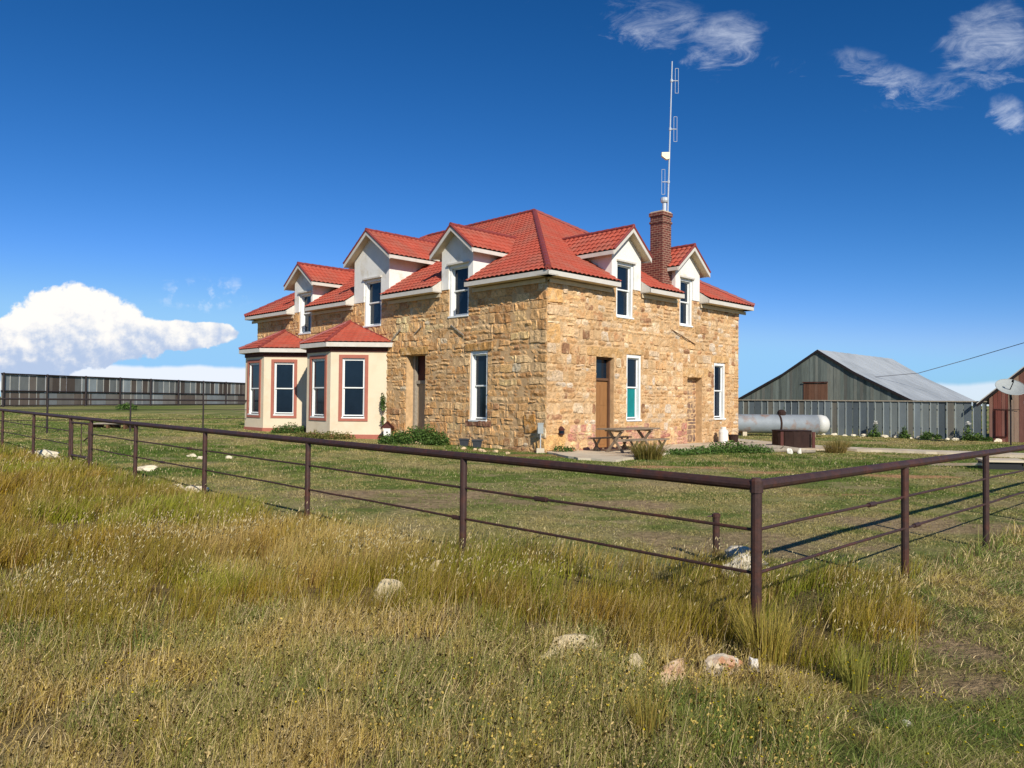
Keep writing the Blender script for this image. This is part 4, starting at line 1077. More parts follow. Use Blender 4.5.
# pallet pile in the left yard
x, y = -17.6, 34.0; z = gz(x, y)
t = thing('plank_pile', 'low pile of grey weathered planks lying in the left yard', 'plank pile', (x, y, z))
b = MB(); rp = random.Random(3)
for k in range(7): b.box(V(x-.85+rp.uniform(-.1,.1), y-.5+k*.17, z+.16+rp.uniform(0,.03)), V(1.7+rp.uniform(-.3,.2), rp.uniform(-.1,.1), rp.uniform(-.03,.05)), V(0,.13,0), UP*.03)
b.build('plank', M['grey_wood'], t)
for k in range(3): b = MB(); b.box(V(x-.8+k*.75, y-.5, z-.05), V(.09,0,0), V(0,1.1,0), UP*.21); b.build('bearer', M['olddoor'], t)

# ------------------------------------------------------------------ ROCKS
def rock(x, y, sx, sy, sz, lab, col=(214,202,176), grp=None, seed=0, sink=.35, rust=False, rot=0):
    bm = bmesh.new(); bmesh.ops.create_icosphere(bm, subdivisions=3 if sx > .12 else 2, radius=1)
    rr = random.Random(seed); s0 = rr.uniform(0, 99)
    lay = bm.loops.layers.float_color.new('Col')
    for v in bm.verts:
        d = v.co.normalized(); k = 1+.34*mnoise.noise(d*1.3+V(s0,0,0))+.12*mnoise.noise(d*3.4+V(0,s0,0))+.05*mnoise.noise(d*8+V(0,s0,0))
        # flatten along a few cutting planes for a broken look
        for q in range(5):
            n_ = V(cos(s0+q*2.1), sin(s0*1.3+q*1.7), .5*sin(q+s0)).normalized(); m2 = d.dot(n_)
            if m2 > .62: k *= .62/m2*1.05 if m2 > .65 else 1
        c_, s_ = cos(rot), sin(rot); X = d.x*k*sx; Y = d.y*k*sy
        v.co = V(X*c_-Y*s_, X*s_+Y*c_, max(d.z*k, -.5)*sz)
    base = lin(*col); rc_ = lin(186,132,96)
    for f in bm.faces:
        n_ = mnoise.noise(f.calc_center_median()*(5/sx*.4)+V(s0,s0,0)); t_ = max(0, min(1, (n_+.0)*2.2)) if rust else 0
        cc = tuple(base[i]*(1-t_)+rc_[i]*t_ for i in range(3))
        for l in f.loops: l[lay] = (*cc, 1)
    me = bpy.data.meshes.new('rock'); bm.to_mesh(me); bm.free(); me.materials.append(M['rock'])
    o = bpy.data.objects.new('rock', me); COL.objects.link(o); o.location = (x, y, gz(x, y)+sz*(1-sink)*.55)
    tag(o, lab, 'rock', grp)
W_ = (202,184,148)
rock(-.99,6.25,.16,.10,.14,'cream block of rock in tall grass left of centre, flat topped',W_,None,1)
rock(-.70,7.1,.08,.07,.12,'small cream rock behind the flat topped block in tall grass',W_,None,2)
rock(.42,5.08,.26,.10,.08,'long cream rock lying in the grass below the middle of the fence',W_,None,3,rot=.5)
rock(.78,4.75,.065,.05,.08,'small round cream rock between two larger rocks in front grass',W_,None,4)
rock(.98,4.65,.19,.07,.075,'rust stained slab of rock pointing towards the near fence post',(210,182,150),None,5,rust=True,rot=.75)
rock(1.32,4.78,.13,.10,.085,'white rock with an orange stain left of the near fence post',(210,194,168),None,6,rust=True)
rock(1.52,4.82,.045,.045,.06,'small white rock at the foot of the near fence post',(230,224,212),None,7)
rock(2.25,7.65,.27,.17,.16,'largest white rock beside the rusty pipe stub',(206,194,172),None,8,sink=.45)
rock(2.12,7.2,.18,.13,.17,'lower white rock in front of the rusty pipe stub',(208,196,174),None,9,sink=.2)
rock(2.42,7.4,.10,.10,.11,'small white rock between the pipe stub and the corner post',(222,210,190),None,10)
rock(2.95,4.25,.022,.018,.018,'small white stone on the short grass at lower right',(224,216,200),None,12)
rock(2.05,4.0,.028,.022,.02,'small pale stone low in the weeds right of the rocks',(200,196,176),None,13)
for i, (x, y, s, lab) in enumerate([(-12.0,19.7,.42,'long pale rock in dead grass below the walk gate'),(-11.2,18.9,.25,'flat pale rock right of the long one below the walk gate'),
        (-7.75,16.4,.25,'pale rock just outside the second fence post from the gate'),(-5.75,13.25,.20,'left one of two pale rocks at the foot of the third fence post'),
        (-5.35,13.1,.22,'right one of two pale rocks at the foot of the third fence post'),
        (-8.5,20.5,.14,'left small white rock on the mown yard'),(-7.9,19.6,.12,'middle small white rock on the mown yard'),(-7.3,19.9,.12,'right small white rock on the mown yard')]):
    rock(x, y, s, s*.5, s*.22+.03, lab, (222,208,178), None, 20+i)
for i in range(24):
    u = 1.5+i*.5+random.uniform(-.1,.1); P = FG.P(u, .25+random.uniform(-.08,.1), 0); s = random.uniform(.1,.24)
    rock(P.x, P.y, s, s*.6, s*.5, 'pale rock in the row along the foot of the grey sheet fence', (218,206,180), 'rocks edging the grey sheet fence', 40+i)
for i in range(16):
    u = .5+i*.45+random.uniform(-.15,.15)
    P = FL.P(u, 1.1+random.uniform(-.15,.25), 0); s = random.uniform(.07,.17)
    if 3.2 < u < 4.6: continue
    rock(P.x, P.y, s, s*.7, s*.6, 'tan rock in the loose border before the shaded stone wall', (208,180,140), 'border rocks before the left stone wall', 70+i)
for i in range(9):
    P = FR.P(1.0+i*.33, .3+random.uniform(-.1,.15), 0); s = random.uniform(.08,.16)
    rock(P.x, P.y, s, s*.7, s*.7, 'reddish rock heaped at the foot of the sunny stone wall', (182,128,104), 'reddish rocks before the sunny stone wall', 90+i)
rock(9.0,24.9,.10,.08,.14,'left white stone before the rusty box',(228,222,206),None,110); rock(9.35,25.0,.10,.08,.15,'right white stone before the rusty box',(228,218,200),None,111)

# ------------------------------------------------------------------ FOLIAGE by numpy
def ribbon_mesh(name, base, H, Wd, lean, az, col, m_, levels=4, tipw=.15, curve=1.6, extra=None, colvar_tip=None):
    N = len(base); T = np.linspace(0, 1, levels)
    ux = np.stack([np.cos(az), np.sin(az), np.zeros(N)], 1)
    verts = np.zeros((N, levels, 2, 3), np.float32)
    for k, t in enumerate(T):
        c = base.copy(); L2 = np.sqrt((lean**2).sum(1))
        c[:, :2] += lean*(t**curve)[None] if np.ndim(t) else lean*(t**curve)
        c[:, 2] += H*t*(1-.25*np.minimum(L2/np.maximum(H, .01), 1)*t)
        w = Wd*(1-(1-tipw)*t**1.5)
        verts[:, k, 0] = c-ux*w[:, None]/2; verts[:, k, 1] = c+ux*w[:, None]/2
    vv = verts.reshape(-1, 3)
    idx = np.arange(N)[:, None, None]*(levels*2)+np.arange(levels-1)[None, :, None]*2+np.array([0, 1, 3, 2])[None, None]
    quads = idx.reshape(-1, 4)
    cc = np.ones((N, levels, 2, 4), np.float32)
    for k, t in enumerate(T):
        cc[:, k, :, :3] = (col if colvar_tip is None else col*(1-t**2)+colvar_tip*(t**2))[:, None, :]
    cc = cc.reshape(-1, 4)
    if extra is not None:
        ev, eq, ec = extra; off = len(vv); vv = np.concatenate([vv, ev]); quads = np.concatenate([quads, eq+off]); cc = np.concatenate([cc, ec])
    me = bpy.data.meshes.new(name); me.vertices.add(len(vv)); me.vertices.foreach_set('co', vv.astype(np.float32).ravel())
    me.loops.add(len(quads)*4); me.loops.foreach_set('vertex_index', quads.astype(np.int32).ravel())
    me.polygons.add(len(quads)); me.polygons.foreach_set('loop_start', (np.arange(len(quads))*4).astype(np.int32))
    me.update(calc_edges=True)
    ca = me.color_attributes.new('Col', 'FLOAT_COLOR', 'POINT'); ca.data.foreach_set('color', cc.astype(np.float32).ravel())
    me.materials.append(m_); o = bpy.data.objects.new(name, me); COL.objects.link(o); return o
def spindles(P, D, L_, R_, col):
    """small seed heads: 4-sided spindles; P base, D unit dir"""
    N = len(P); a = np.cross(D, np.array([.3,.2,.9])); a /= np.linalg.norm(a, axis=1)[:, None]; b = np.cross(D, a)
    vs = np.zeros((N, 6, 3)); vs[:, 0] = P; vs[:, 5] = P+D*L_[:, None]; m = P+D*(L_*.45)[:, None]
    for k, (s, c) in enumerate(((1,0),(0,1),(-1,0),(0,-1))): vs[:, 1+k] = m+(a*s+b*c)*R_[:, None]
    q = np.array([[0,1,5,2],[0,2,5,3],[0,3,5,4],[0,4,5,1]]); quads = (np.arange(N)[:, None, None]*6+q[None]).reshape(-1, 4)
    cc = np.ones((N, 6, 4)); cc[:, :, :3] = col[:, None, :]
    return vs.reshape(-1, 3), quads, cc.reshape(-1, 4)

def sample_field(dens0, dmin, dmax, power=1.6, wide=.92, seed=0, minw=2.2):
    """positions with density falling with distance from the viewpoint, a good margin outside the picture"""
    r = np.random.default_rng(seed); out = []
    edges = np.geomspace(dmin, dmax, 26)
    for a, b in zip(edges, edges[1:]):
        dm = (a+b)/2; rho = dens0*(4/max(dm, 3.2))**power; w = wide*dm+minw
        n = int(rho*(b-a)*2*w)
        out.append(np.stack([r.uniform(-w, w, n), r.uniform(a, b, n)], 1))
    return np.concatenate(out)
def inside_house(x, y, m=.1):
    dx = x-C0.x; dy = y-C0.y; a = dx*UL.x+dy*UL.y; b = dx*UR.x+dy*UR.y
    ins = (a > -m) & (a < HOUSE_L+m) & (b > -m) & (b < HOUSE_W+m)
    pat = np.zeros(len(x), bool)
    for (x0, y0), (x1, y1) in zip(PATIO, PATIO[1:]+PATIO[:1]):
        if y0 != y1: pat ^= ((y0 > y) != (y1 > y)) & (x < (x1-x0)*(y-y0)/(y1-y0)+x0)
    bays = ((a > 9.3) & (a < 12.8) | (a > 14.8) & (a < 18.2)) & (b < 0) & (b > -1.6)
    bays |= ((a > 8.6) & (a < 19) & (b > -.8) & (b < 0))
    cx = np.array(ctrl); pth = np.zeros(len(x), bool)
    for (x0, y0), (x1, y1) in zip(ctrl, ctrl[1:]):
        d = np.array([x1-x0, y1-y0]); t = np.clip(((x-x0)*d[0]+(y-y0)*d[1])/(d@d), 0, 1)
        pth |= np.hypot(x-x0-t*d[0], y-y0-t*d[1]) < .6
    pad = (x > 9.1) & (x < 11.5) & (y > 26.8) & (y < 28.8)
    hat = (x > 11.9) & (x < 14.8) & (y > 19.0) & (y < 20.8)
    return ins | pat | bays | pth | pad | hat
R = np.random.default_rng(21)
WIND = np.array([.16, .02])
# ---- 1. tall bunch grass
P = sample_field(6800, 3.4, 34, 1.5, .85, 1)
Z = zone(P[:, 0], P[:, 1]); clump = fbm(P[:, 0], P[:, 1], .34, 31, 2)
keep = (R.random(len(P)) < Z['tall']*np.clip((clump-.36)*5.5, .04, 1)) & ~inside_house(P[:, 0], P[:, 1])
P = P[keep]; Z = {k: v[keep] for k, v in Z.items()}; clump = clump[keep]; N = len(P)
x, y = P.T; d = np.hypot(x, y)
H = (.13+.26*clump+.12*R.random(N)**2)*(.7+.6*Z['n1'])*np.where(Z['yard'] > .5, .9, 1)
H *= np.interp(d, [5,7,12,30],[.80,.92,.85,.7])*np.where(x > 1.6, .82, 1)
Wd = np.maximum(.0024, d*.00068)*(.7+.6*R.random(N))
g_ = fbm(x, y, .8, 41); g2 = fbm(x, y, 1.3, 47); g3 = fbm(x, y, .45, 51)
olive = c3(148,134,36); gold = c3(186,146,48); green = c3(118,132,34); brown = c3(146,108,58); straw = c3(224,196,132)
col = mixc(np.tile(olive, (N,1)), np.tile(gold, (N,1)), sst(g_, .50, .72)*.5)
col = mixc(col, np.tile(green, (N,1)), sst(g2, .5, .66)*.75)
col = mixc(col, np.tile(brown, (N,1)), sst(g3, .55, .75)*.4)
col = mixc(col, np.tile(c3(150,160,44), (N,1)), Z['lime']*.7); col = mixc(col, np.tile(c3(222,194,124), (N,1)), Z['blond']*.65)
rr = R.random(N); col[rr < .13] = straw*(.75+.35*R.random((rr < .13).sum()))[:, None]; col[(rr > .16) & (rr < .26)] = c3(120,84,50)
col *= (.6+.75*R.random(N))[:, None]
lean = (R.normal(0, .075, (N, 2))+WIND*(.2+.8*R.random(N))[:, None]*np.interp(d,[4,12],[.75,1])[:, None])*(H/.4)[:, None]
base = np.stack([x, y, ground_z(x, y)-.02], 1)
# seed heads
M1 = R.random(N) < np.clip(.06+.42*sst(fbm(x, y, 1.6, 61), .45, .65), 0, 1)*np.interp(d, [3,8,16,30],[.42,.34,.24,.1])*(.55+1.2*Z['blond'])*np.where(d > 9, .5, 1)
i_ = np.where(M1)[0]; Hs = H.copy(); Hs[i_] = Hs[i_]*1.15+.07
tip = base[i_].copy(); tip[:, :2] += lean[i_]; L2 = np.sqrt((lean[i_]**2).sum(1)); tip[:, 2] += Hs[i_]*(1-.25*np.minimum(L2/Hs[i_], 1))-.01
D = np.concatenate([lean[i_]*2.2, Hs[i_][:, None]*.8], 1); D += R.normal(0, .04, D.shape); D /= np.linalg.norm(D, axis=1)[:, None]
di = d[i_]; cs = np.tile(c3(240,222,170), (len(i_),1))*(.75+.4*R.random(len(i_)))[:, None]
ex = spindles(tip-D*.015, D, .026+.022*R.random(len(i_)), np.maximum(.0042, di*.00062), cs)
o = ribbon_mesh('tall_grass', base, Hs, Wd, lean, R.uniform(0, 2*pi, N), col, M['grass'], 4, .25, extra=ex, colvar_tip=col*.92+straw*.14)
tag(o, 'tall olive and gold bunch grass with pale seed heads leaning in the wind', 'grass', kind='stuff')
nt = N
# ---- 2. low mixed weeds of the foreground and outside ground
P = sample_field(9000, 2.2, 30, 1.7, .85, 2)
Z = zone(P[:, 0], P[:, 1]); clump = fbm(P[:, 0], P[:, 1], .22, 33, 2)
out_ = (1-Z['yard'])*(1-Z['tall'])
keep = (R.random(len(P)) < out_*np.clip((clump-.25)*3.2, .12, 1)*(1-.75*Z['bare'])) 
P = P[keep]; Z = {k: v[keep] for k, v in Z.items()}; clump = clump[keep]; N = len(P); x, y = P.T; d = np.hypot(x, y)
rightness = sst(Z['p'], .3, -.8)*sst(x, .6, 2.2)
rightness = sst(-Z['p'], -.1, .35)*sst(x, 1.0, 2.2)
H = (.05+.12*clump+.07*R.random(N))*(1-.62*rightness); H[(R.random(N) < .03)&(rightness < .5)] *= 1.8
Wd = np.maximum(.0024, d*.00075)*(.7+.7*R.random(N))
g_ = fbm(x, y, .9, 42); g2 = fbm(x, y, .5, 43)
col = mixc(np.tile(c3(154,150,78), (N,1)), np.tile(c3(190,166,94), (N,1)), sst(g_, .42, .62))
col = mixc(col, np.tile(c3(108,130,60), (N,1)), np.clip(sst(g2, .5, .66)*.7+rightness*.2, 0, 1))
col = mixc(col, np.tile(c3(118,138,62), (N,1)), Z['green']*.5)
rr = R.random(N); k_ = rr < .22*(1-.6*Z['green']); col[k_] = c3(228,204,150)*(.7+.4*R.random(k_.sum()))[:, None]; k_ = (rr > .22) & (rr < .33); col[k_] = c3(120,92,64)
col *= (.66+1.0*R.random(N))[:, None]
lean = R.normal(0, .055, (N, 2))+WIND*.2
base = np.stack([x, y, ground_z(x, y)-.01], 1)
# matted fallen straw
f_ = (R.random(N) < .02) & (x < -.4); lean[f_] = R.normal(0, .13, (f_.sum(), 2)); H[f_] = .03+.04*R.random(f_.sum()); col[f_] = c3(226,206,158); Wd[f_] *= 1.3
# small leaves and buds
i_ = np.where((R.random(N) < .15) & (d < 9) & (rightness < .4))[0]; D = R.normal(0, 1, (len(i_), 3)); D[:, 2] = np.abs(D[:, 2])+.3; D /= np.linalg.norm(D, axis=1)[:, None]
bud = fbm(x[i_], y[i_], .8, 71); cy = np.where(((bud > .5) & (x[i_] < 1.0+R.random(len(i_))*.8))[:, None], c3(220,192,104)[None], c3(206,182,124)[None])*(.6+.7*R.random(len(i_)))[:, None]
tp_ = base[i_].copy(); tp_[:, :2] += lean[i_]*.6; tp_[:, 2] += H[i_]*(.5+.45*R.random(len(i_)))
ex = spindles(tp_, D, .010+.016*R.random(len(i_)), .004+.005*R.random(len(i_)), cy)
o = ribbon_mesh('meadow_grass', base, H, Wd, lean, R.uniform(0, 2*pi, N), col, M['grass'], 3, .2, extra=ex)
tag(o, 'low grey-green weeds and dry stems covering the near meadow', 'grass', kind='stuff')
nm = N
# yellow flowers in the short grass (one mass of tiny blooms)
P = np.concatenate([np.stack([R.uniform(1.2,4.5,190), R.uniform(3.1,4.5,190)], 1), np.stack([R.uniform(-3.5,2.5,420), R.uniform(3.1,4.5,420)], 1)])
k_ = fbm(P[:, 0], P[:, 1], .5, 77) > .5; P = P[k_]; N = len(P); x, y = P.T
bz_ = ground_z(x, y); D = R.normal(0, .35, (N, 3)); D[:, 2] = 1; D /= np.linalg.norm(D, axis=1)[:, None]
ex = spindles(np.stack([x, y, bz_+.10+.10*R.random(N)], 1), D, .006+.006*R.random(N), .005+.006*R.random(N), np.tile(c3(232,208,40), (N,1)))
o = ribbon_mesh('wildflowers', np.stack([x, y, bz_], 1), .10+.1*R.random(N), np.full(N, .003), R.normal(0,.01,(N,2)), R.uniform(0,6,N), np.tile(c3(100,110,50), (N,1)), M['grass'], 3, extra=ex)
tag(o, 'tiny yellow wildflowers dotted through the near short grass', 'flowers', kind='stuff')
# ---- 3. mown yard lawn and everything farther out
P = sample_field(8500, 5, 55, 1.6, .8, 3)
Z = zone(P[:, 0], P[:, 1]); pch = fbm(P[:, 0], P[:, 1], .5, 35, 3)
w = Z['yard']*(1-.7*Z['tall'])*(1-.92*np.maximum(Z['bare'], np.maximum(Z['red'], Z['dirt'])))
keep = (R.random(len(P)) < w*np.clip((pch-.28)*3, .08, 1)) & ~inside_house(P[:, 0], P[:, 1])
P = P[keep]; Z = {k: v[keep] for k, v in Z.items()}; pch = pch[keep]; N = len(P); x, y = P.T; d = np.hypot(x, y)
H = (.014+.022*pch+.016*R.random(N))*(1+1.0*Z['green'])*np.interp(d, [8,25,60],[.9,1.0,1.3])
Wd = np.maximum(.003, d*.0007)*(.8+.6*R.random(N))
gg = fbm(Z['p'], Z['q'], 3.2, 8)*.55+fbm(x, y, .55, 91)*.45
col = mixc(np.tile(c3(172,158,100), (N,1)), np.tile(c3(116,132,60), (N,1)), sst(gg, .42, .56))
col = mixc(col, np.tile(c3(82,110,40), (N,1)), Z['green']*sst(fbm(x, y, .9, 93), .3, .5)*.95)
col = mixc(col, np.tile(c3(178,160,112), (N,1)), np.clip(Z['dry']*.6+sst(pch, .62, .78)*.4, 0, 1))
rr = R.random(N); k_ = rr < .10; col[k_] = c3(214,196,146)*(.75+.35*R.random(k_.sum()))[:, None]
col *= (.6+.8*R.random(N))[:, None]
base = np.stack([x, y, ground_z(x, y)-.005], 1)
o = ribbon_mesh('lawn', base, H, Wd, R.normal(0, .025, (N, 2)), R.uniform(0, 2*pi, N), col, M['grass'], 3, .3)
tag(o, 'short patchy green and straw lawn of the fenced yard', 'grass', kind='stuff')
print('BLADES', nt, nm, N)

def leaf_cloud(centre, rx, ry, rz, n, cols, leaf=.05, seed=0, up=.0, dome=True):
    r = np.random.default_rng(seed); v = r.normal(0, 1, (n, 3)); v /= np.linalg.norm(v, axis=1)[:, None]
    rad = r.random(n)**.45; lump = 1+.35*(fbm(v[:, 0]*2+9, v[:, 1]*2+v[:, 2]*3, .8, seed)-.5)*2
    P = v*(rad*lump)[:, None]*np.array([rx, ry, rz]); 
    if dome: P[:, 2] = np.abs(P[:, 2])
    P += np.array(centre)
    a = r.normal(0, 1, (n, 3)); a[:, 2] += up; a /= np.linalg.norm(a, axis=1)[:, None]; b = np.cross(a, r.normal(0, 1, (n, 3))); b /= np.linalg.norm(b, axis=1)[:, None]
    s = leaf*(.6+.8*r.random(n))[:, None]
    vs = np.stack([P-a*s, P-b*s*.4, P+a*s, P+b*s*.4], 1).reshape(-1, 3); q = np.arange(n*4).reshape(-1, 4)
    cc = np.ones((n, 4, 4)); ci = np.array(cols)[r.integers(0, len(cols), n)]*(.7+.6*r.random(n))[:, None]; cc[:, :, :3] = ci[:, None, :]
    return vs, q, cc.reshape(-1, 4)
def cloud_obj(name, parent, sets, m_):
    vs = []; qs = []; cs = []; o_ = 0
    for v, q, c in sets: vs.append(v); qs.append(q+o_); cs.append(c); o_ += len(v)
    vv = np.concatenate(vs); qq = np.concatenate(qs); cc = np.concatenate(cs)
    if parent is not None: vv = vv-np.array(parent.location)
    me = bpy.data.meshes.new(name); me.vertices.add(len(vv)); me.vertices.foreach_set('co', vv.astype(np.float32).ravel())
    me.loops.add(len(qq)*4); me.loops.foreach_set('vertex_index', qq.astype(np.int32).ravel())
    me.polygons.add(len(qq)); me.polygons.foreach_set('loop_start', (np.arange(len(qq))*4).astype(np.int32)); me.update(calc_edges=True)
    ca = me.color_attributes.new('Col', 'FLOAT_COLOR', 'POINT'); ca.data.foreach_set('color', cc.astype(np.float32).ravel())
    me.materials.append(m_); o = bpy.data.objects.new(name, me); COL.objects.link(o); o.parent = parent; return o
def shrub(name, label, cat, x, y, lobes, cols, leaf=.045, seed=0, grp=None):
    z = gz(x, y); t = thing(name, label, cat, (x, y, z), grp)
    cloud_obj('foliage', t, [leaf_cloud((x+dx, y+dy, z+.02), rx, ry, rz, n, cols, leaf, seed+i) for i, (dx, dy, rx, ry, rz, n) in enumerate(lobes)], M['leaf'])
    b = MB()
    for k in range(5):
        l = lobes[k % len(lobes)]; b.tube([V(x+l[0]*.4, y+l[1]*.4, z-.05), V(x+l[0]+random.uniform(-.1,.1), y+l[1], z+l[4]*.7)], [.015,.006], 5)
    b.build('stem', M['olddoor'], t)
    return t
GRN = [lin(70,96,40), lin(86,112,50), lin(60,84,36), lin(104,126,62)]
SHX, SHY = FL.P(5.45, .95, 0).x, FL.P(5.45, .95, 0).y
shrub('shrub', 'broad green shrub below the dark doorway of the left stone wall', 'shrub', SHX, SHY, [(-.55,-.1,.45,.4,.45,1500), (.0,0,.5,.45,.6,1900), (.5,-.15,.45,.4,.62,1700), (.95,-.25,.35,.35,.4,900), (-1.0,.1,.35,.3,.3,700)], GRN, .045, 1)
P = FL.P(9.1, 1.75, 0)
shrub('shrub', 'low olive weedy clump at the foot of the nearer cream bay', 'shrub', P.x-.9, P.y+.1, [(-.5,0,.5,.3,.25,500),(0,0,.6,.3,.3,700),(.6,0,.6,.3,.28,600),(1.1,.1,.4,.3,.25,400)], [lin(110,112,56),lin(92,102,48),lin(140,130,78)], .04, 2)
shrub('shrub', 'dark green clump between the two cream bays', 'shrub', -9.4, 32.6, [(0,0,.55,.35,.42,900),(.5,0,.4,.3,.3,500),(-.5,0,.35,.3,.3,400)], GRN, .045, 3)
shrub('shrub', 'green weedy mound spreading before the patio and gas cylinder', 'shrub', 7.1, 25.2, [(0,0,.8,.5,.36,1100),(-.9,-.6,.8,.5,.22,800),(.7,-.3,.8,.5,.28,900),(-1.8,-1.2,.7,.5,.16,600)], [lin(84,112,50),lin(70,98,42),lin(100,124,60)], .045, 4)
P = FL.P(8.45, .12, 0)
t = thing('vine', 'dark green vine climbing the right edge of the nearer cream bay', 'vine', (P.x, P.y, 0))
cloud_obj('foliage', t, [leaf_cloud((P.x-.05, P.y-.12, 1.55), .12,.10,.40, 260, GRN, .045, 5, dome=False), leaf_cloud((P.x-.06, P.y-.12, .85), .09,.09,.2, 90, GRN, .04, 6, dome=False)], M['leaf'])
b = MB(); b.tube([V(P.x-.06,P.y-.08,.1), V(P.x-.08,P.y-.09,.9), V(P.x-.04,P.y-.1,1.9)], [.012,.01,.006], 5); b.build('stem', M['olddoor'], t)
P = FR.P(.35, .35, 0); shrub('weed', 'small green weed growing at the sunny side of the house corner', 'plant', P.x, P.y, [(0,0,.3,.2,.28,260),(.25,.1,.2,.15,.2,120)], GRN, .04, 7)
# tan grass tuft beside the picnic table
def tuft(x, y, r, h, n, c1, c2, label, seed):
    q = np.random.default_rng(seed); a = q.uniform(0, 2*pi, n); rr_ = r*.45*np.sqrt(q.random(n)); bx = x+rr_*np.cos(a); by = y+rr_*np.sin(a)
    base = np.stack([bx, by, ground_z(bx, by)], 1); ln = np.stack([np.cos(a), np.sin(a)], 1)*(r*.5*q.random(n))[:, None]
    t_ = q.random(n)[:, None]; col = (np.array(c1)*t_+np.array(c2)*(1-t_))*(.7+.6*q.random(n))[:, None]
    o = ribbon_mesh('grass_tuft', base, h*(.6+.5*q.random(n)), np.full(n, .0045 if y < 8 else .014), ln, q.uniform(0, 6, n), col, M['grass'], 4, .2)
    tag(o, label, 'grass tuft')
tuft(3.85, 21.7, .8, .55, 700, lin(150,128,70), lin(112,112,50), 'tan and green grass tuft on the lawn before the picnic bench', 1)
tuft(10.9, 25.9, .7, .4, 400, lin(170,142,84), lin(120,112,60), 'dry tan grass tuft at the right foot of the rusty box', 2)
tuft(11.8, 27.6, .6, .4, 300, lin(150,128,70), lin(90,104,48), 'green tuft on the path beyond the rusty box', 3)
tuft(.66, 3.75, .15, .26, 260, lin(190,162,84), lin(140,136,60), 'upright golden tuft in the weeds at the bottom centre', 4)
tuft(2.0, 4.5, .16, .24, 260, lin(180,166,84), lin(146,150,70), 'green tuft right of the near fence post', 5)
tuft(1.66, 5.02, .30, .36, 520, lin(206,178,96), lin(160,152,62), 'golden grass tuft wrapped round the foot of the near corner post', 6)
# hollyhocks along the grey fence
for i, (u, h, fl) in enumerate([(3.6,1.5,lin(236,230,226)),(4.9,1.2,lin(236,230,226)),(9.3,.7,None),(11.9,1.0,lin(238,236,230)),(8.0,.9,lin(230,226,214))]):
    lab = ['tall hollyhock with white blooms nearest the propane tank','hollyhock with one white bloom second from the propane tank','short leafy flowerless plant at the sheet fence','white flowered plant at the right end of the sheet fence','small pale flowered plant in the middle of the sheet fence'][i]
    P = FG.P(u, .35, 0); t = thing('hollyhock', lab, 'plant', (P.x, P.y, 0), 'plants along the grey sheet fence'); b = MB()
    b.tube([P, P+V(.03,0,h*.6), P+V(0,0,h)], [.02,.015,.008], 5, lin(90,110,60)); b.build('stem', M['leaf'], t)
    cloud_obj('foliage', t, [leaf_cloud((P.x, P.y, .05), .3,.25,h*.45, 220, GRN, .07, 20+i), leaf_cloud((P.x, P.y, h*.4), .14,.14,h*.5, 90, GRN, .05, 40+i)], M['leaf'])
    if fl: cloud_obj('bloom', t, [leaf_cloud((P.x-.03, P.y-.12, h*.8), .12,.08,.13, 60, [fl], .05, 60+i)], M['leaf'])
for i, (x_b, y_b) in enumerate([(21.2,35.0),(19.6,36.3)]):
    shrub('weed', ['green weed clump at the corner of shed and sheet fence','green weed clump at the foot of the sheet fence near its right end'][i], 'plant', x_b, y_b, [(0,0,.35,.25,.36,300),(.4,-.1,.25,.2,.22,150)], GRN, .06, 80+i)
shrub('shrub', 'small round green bush on the grass before the windbreak', 'shrub', -32.0, 64.0, [(0,0,.9,.7,.55,900)], GRN, .10, 90)

# ------------------------------------------------------------------ SKY, SUN, CAMERA
SUN_EL = radians(32); SUN_ROT = radians(161)
world = bpy.data.worlds.new('World'); SC.world = world; world.use_nodes = True
nt_ = world.node_tree; nt_.nodes.clear(); WN = nt_.nodes; WL = nt_.links
class S:
    def __init__(s, k): s.k = k
def sk(v, node, i):
    if isinstance(v, S): WL.new(v.k, node.inputs[i])
    else: node.inputs[i].default_value = v
def mth(op, a, b=0.0, c=None):
    n = WN.new('ShaderNodeMath'); n.operation = op; sk(a, n, 0); sk(b, n, 1)
    if c is not None: sk(c, n, 2)
    return S(n.outputs[0])
S.__add__ = lambda a, b: mth('ADD', a, b); S.__radd__ = lambda a, b: mth('ADD', b, a)
S.__sub__ = lambda a, b: mth('SUBTRACT', a, b); S.__rsub__ = lambda a, b: mth('SUBTRACT', b, a)
S.__mul__ = lambda a, b: mth('MULTIPLY', a, b); S.__rmul__ = lambda a, b: mth('MULTIPLY', b, a)
S.__truediv__ = lambda a, b: mth('DIVIDE', a, b)
def ss(v, a, b, lo=0., hi=1.):
    n = WN.new('ShaderNodeMapRange'); n.interpolation_type = 'SMOOTHSTEP'; sk(v, n, 0)
    for i, q in enumerate((a, b, lo, hi)): sk(q, n, i+1)
    return S(n.outputs[0])
def vec(x, y, z=0.0):
    n = WN.new('ShaderNodeCombineXYZ'); sk(x, n, 0); sk(y, n, 1); sk(z, n, 2); return S(n.outputs[0])
def nz(v, scale, detail=8, rough=.55, dist=0):
    n = WN.new('ShaderNodeTexNoise'); sk(v, n, 0); n.inputs['Scale'].default_value = scale; n.inputs['Detail'].default_value = detail
    n.inputs['Roughness'].default_value = rough; n.inputs['Distortion'].default_value = dist; return S(n.outputs['Fac'])
def mixcol(f, a, b):
    n = WN.new('ShaderNodeMix'); n.data_type = 'RGBA'; sk(f, n, 0)
    for v, i in ((a, 6), (b, 7)):
        if isinstance(v, S): WL.new(v.k, n.inputs[i])
        else: n.inputs[i].default_value = (*v, 1)
    return S(n.outputs[2])
sky = WN.new('ShaderNodeTexSky'); sky.sky_type = 'NISHITA'; sky.sun_disc = False
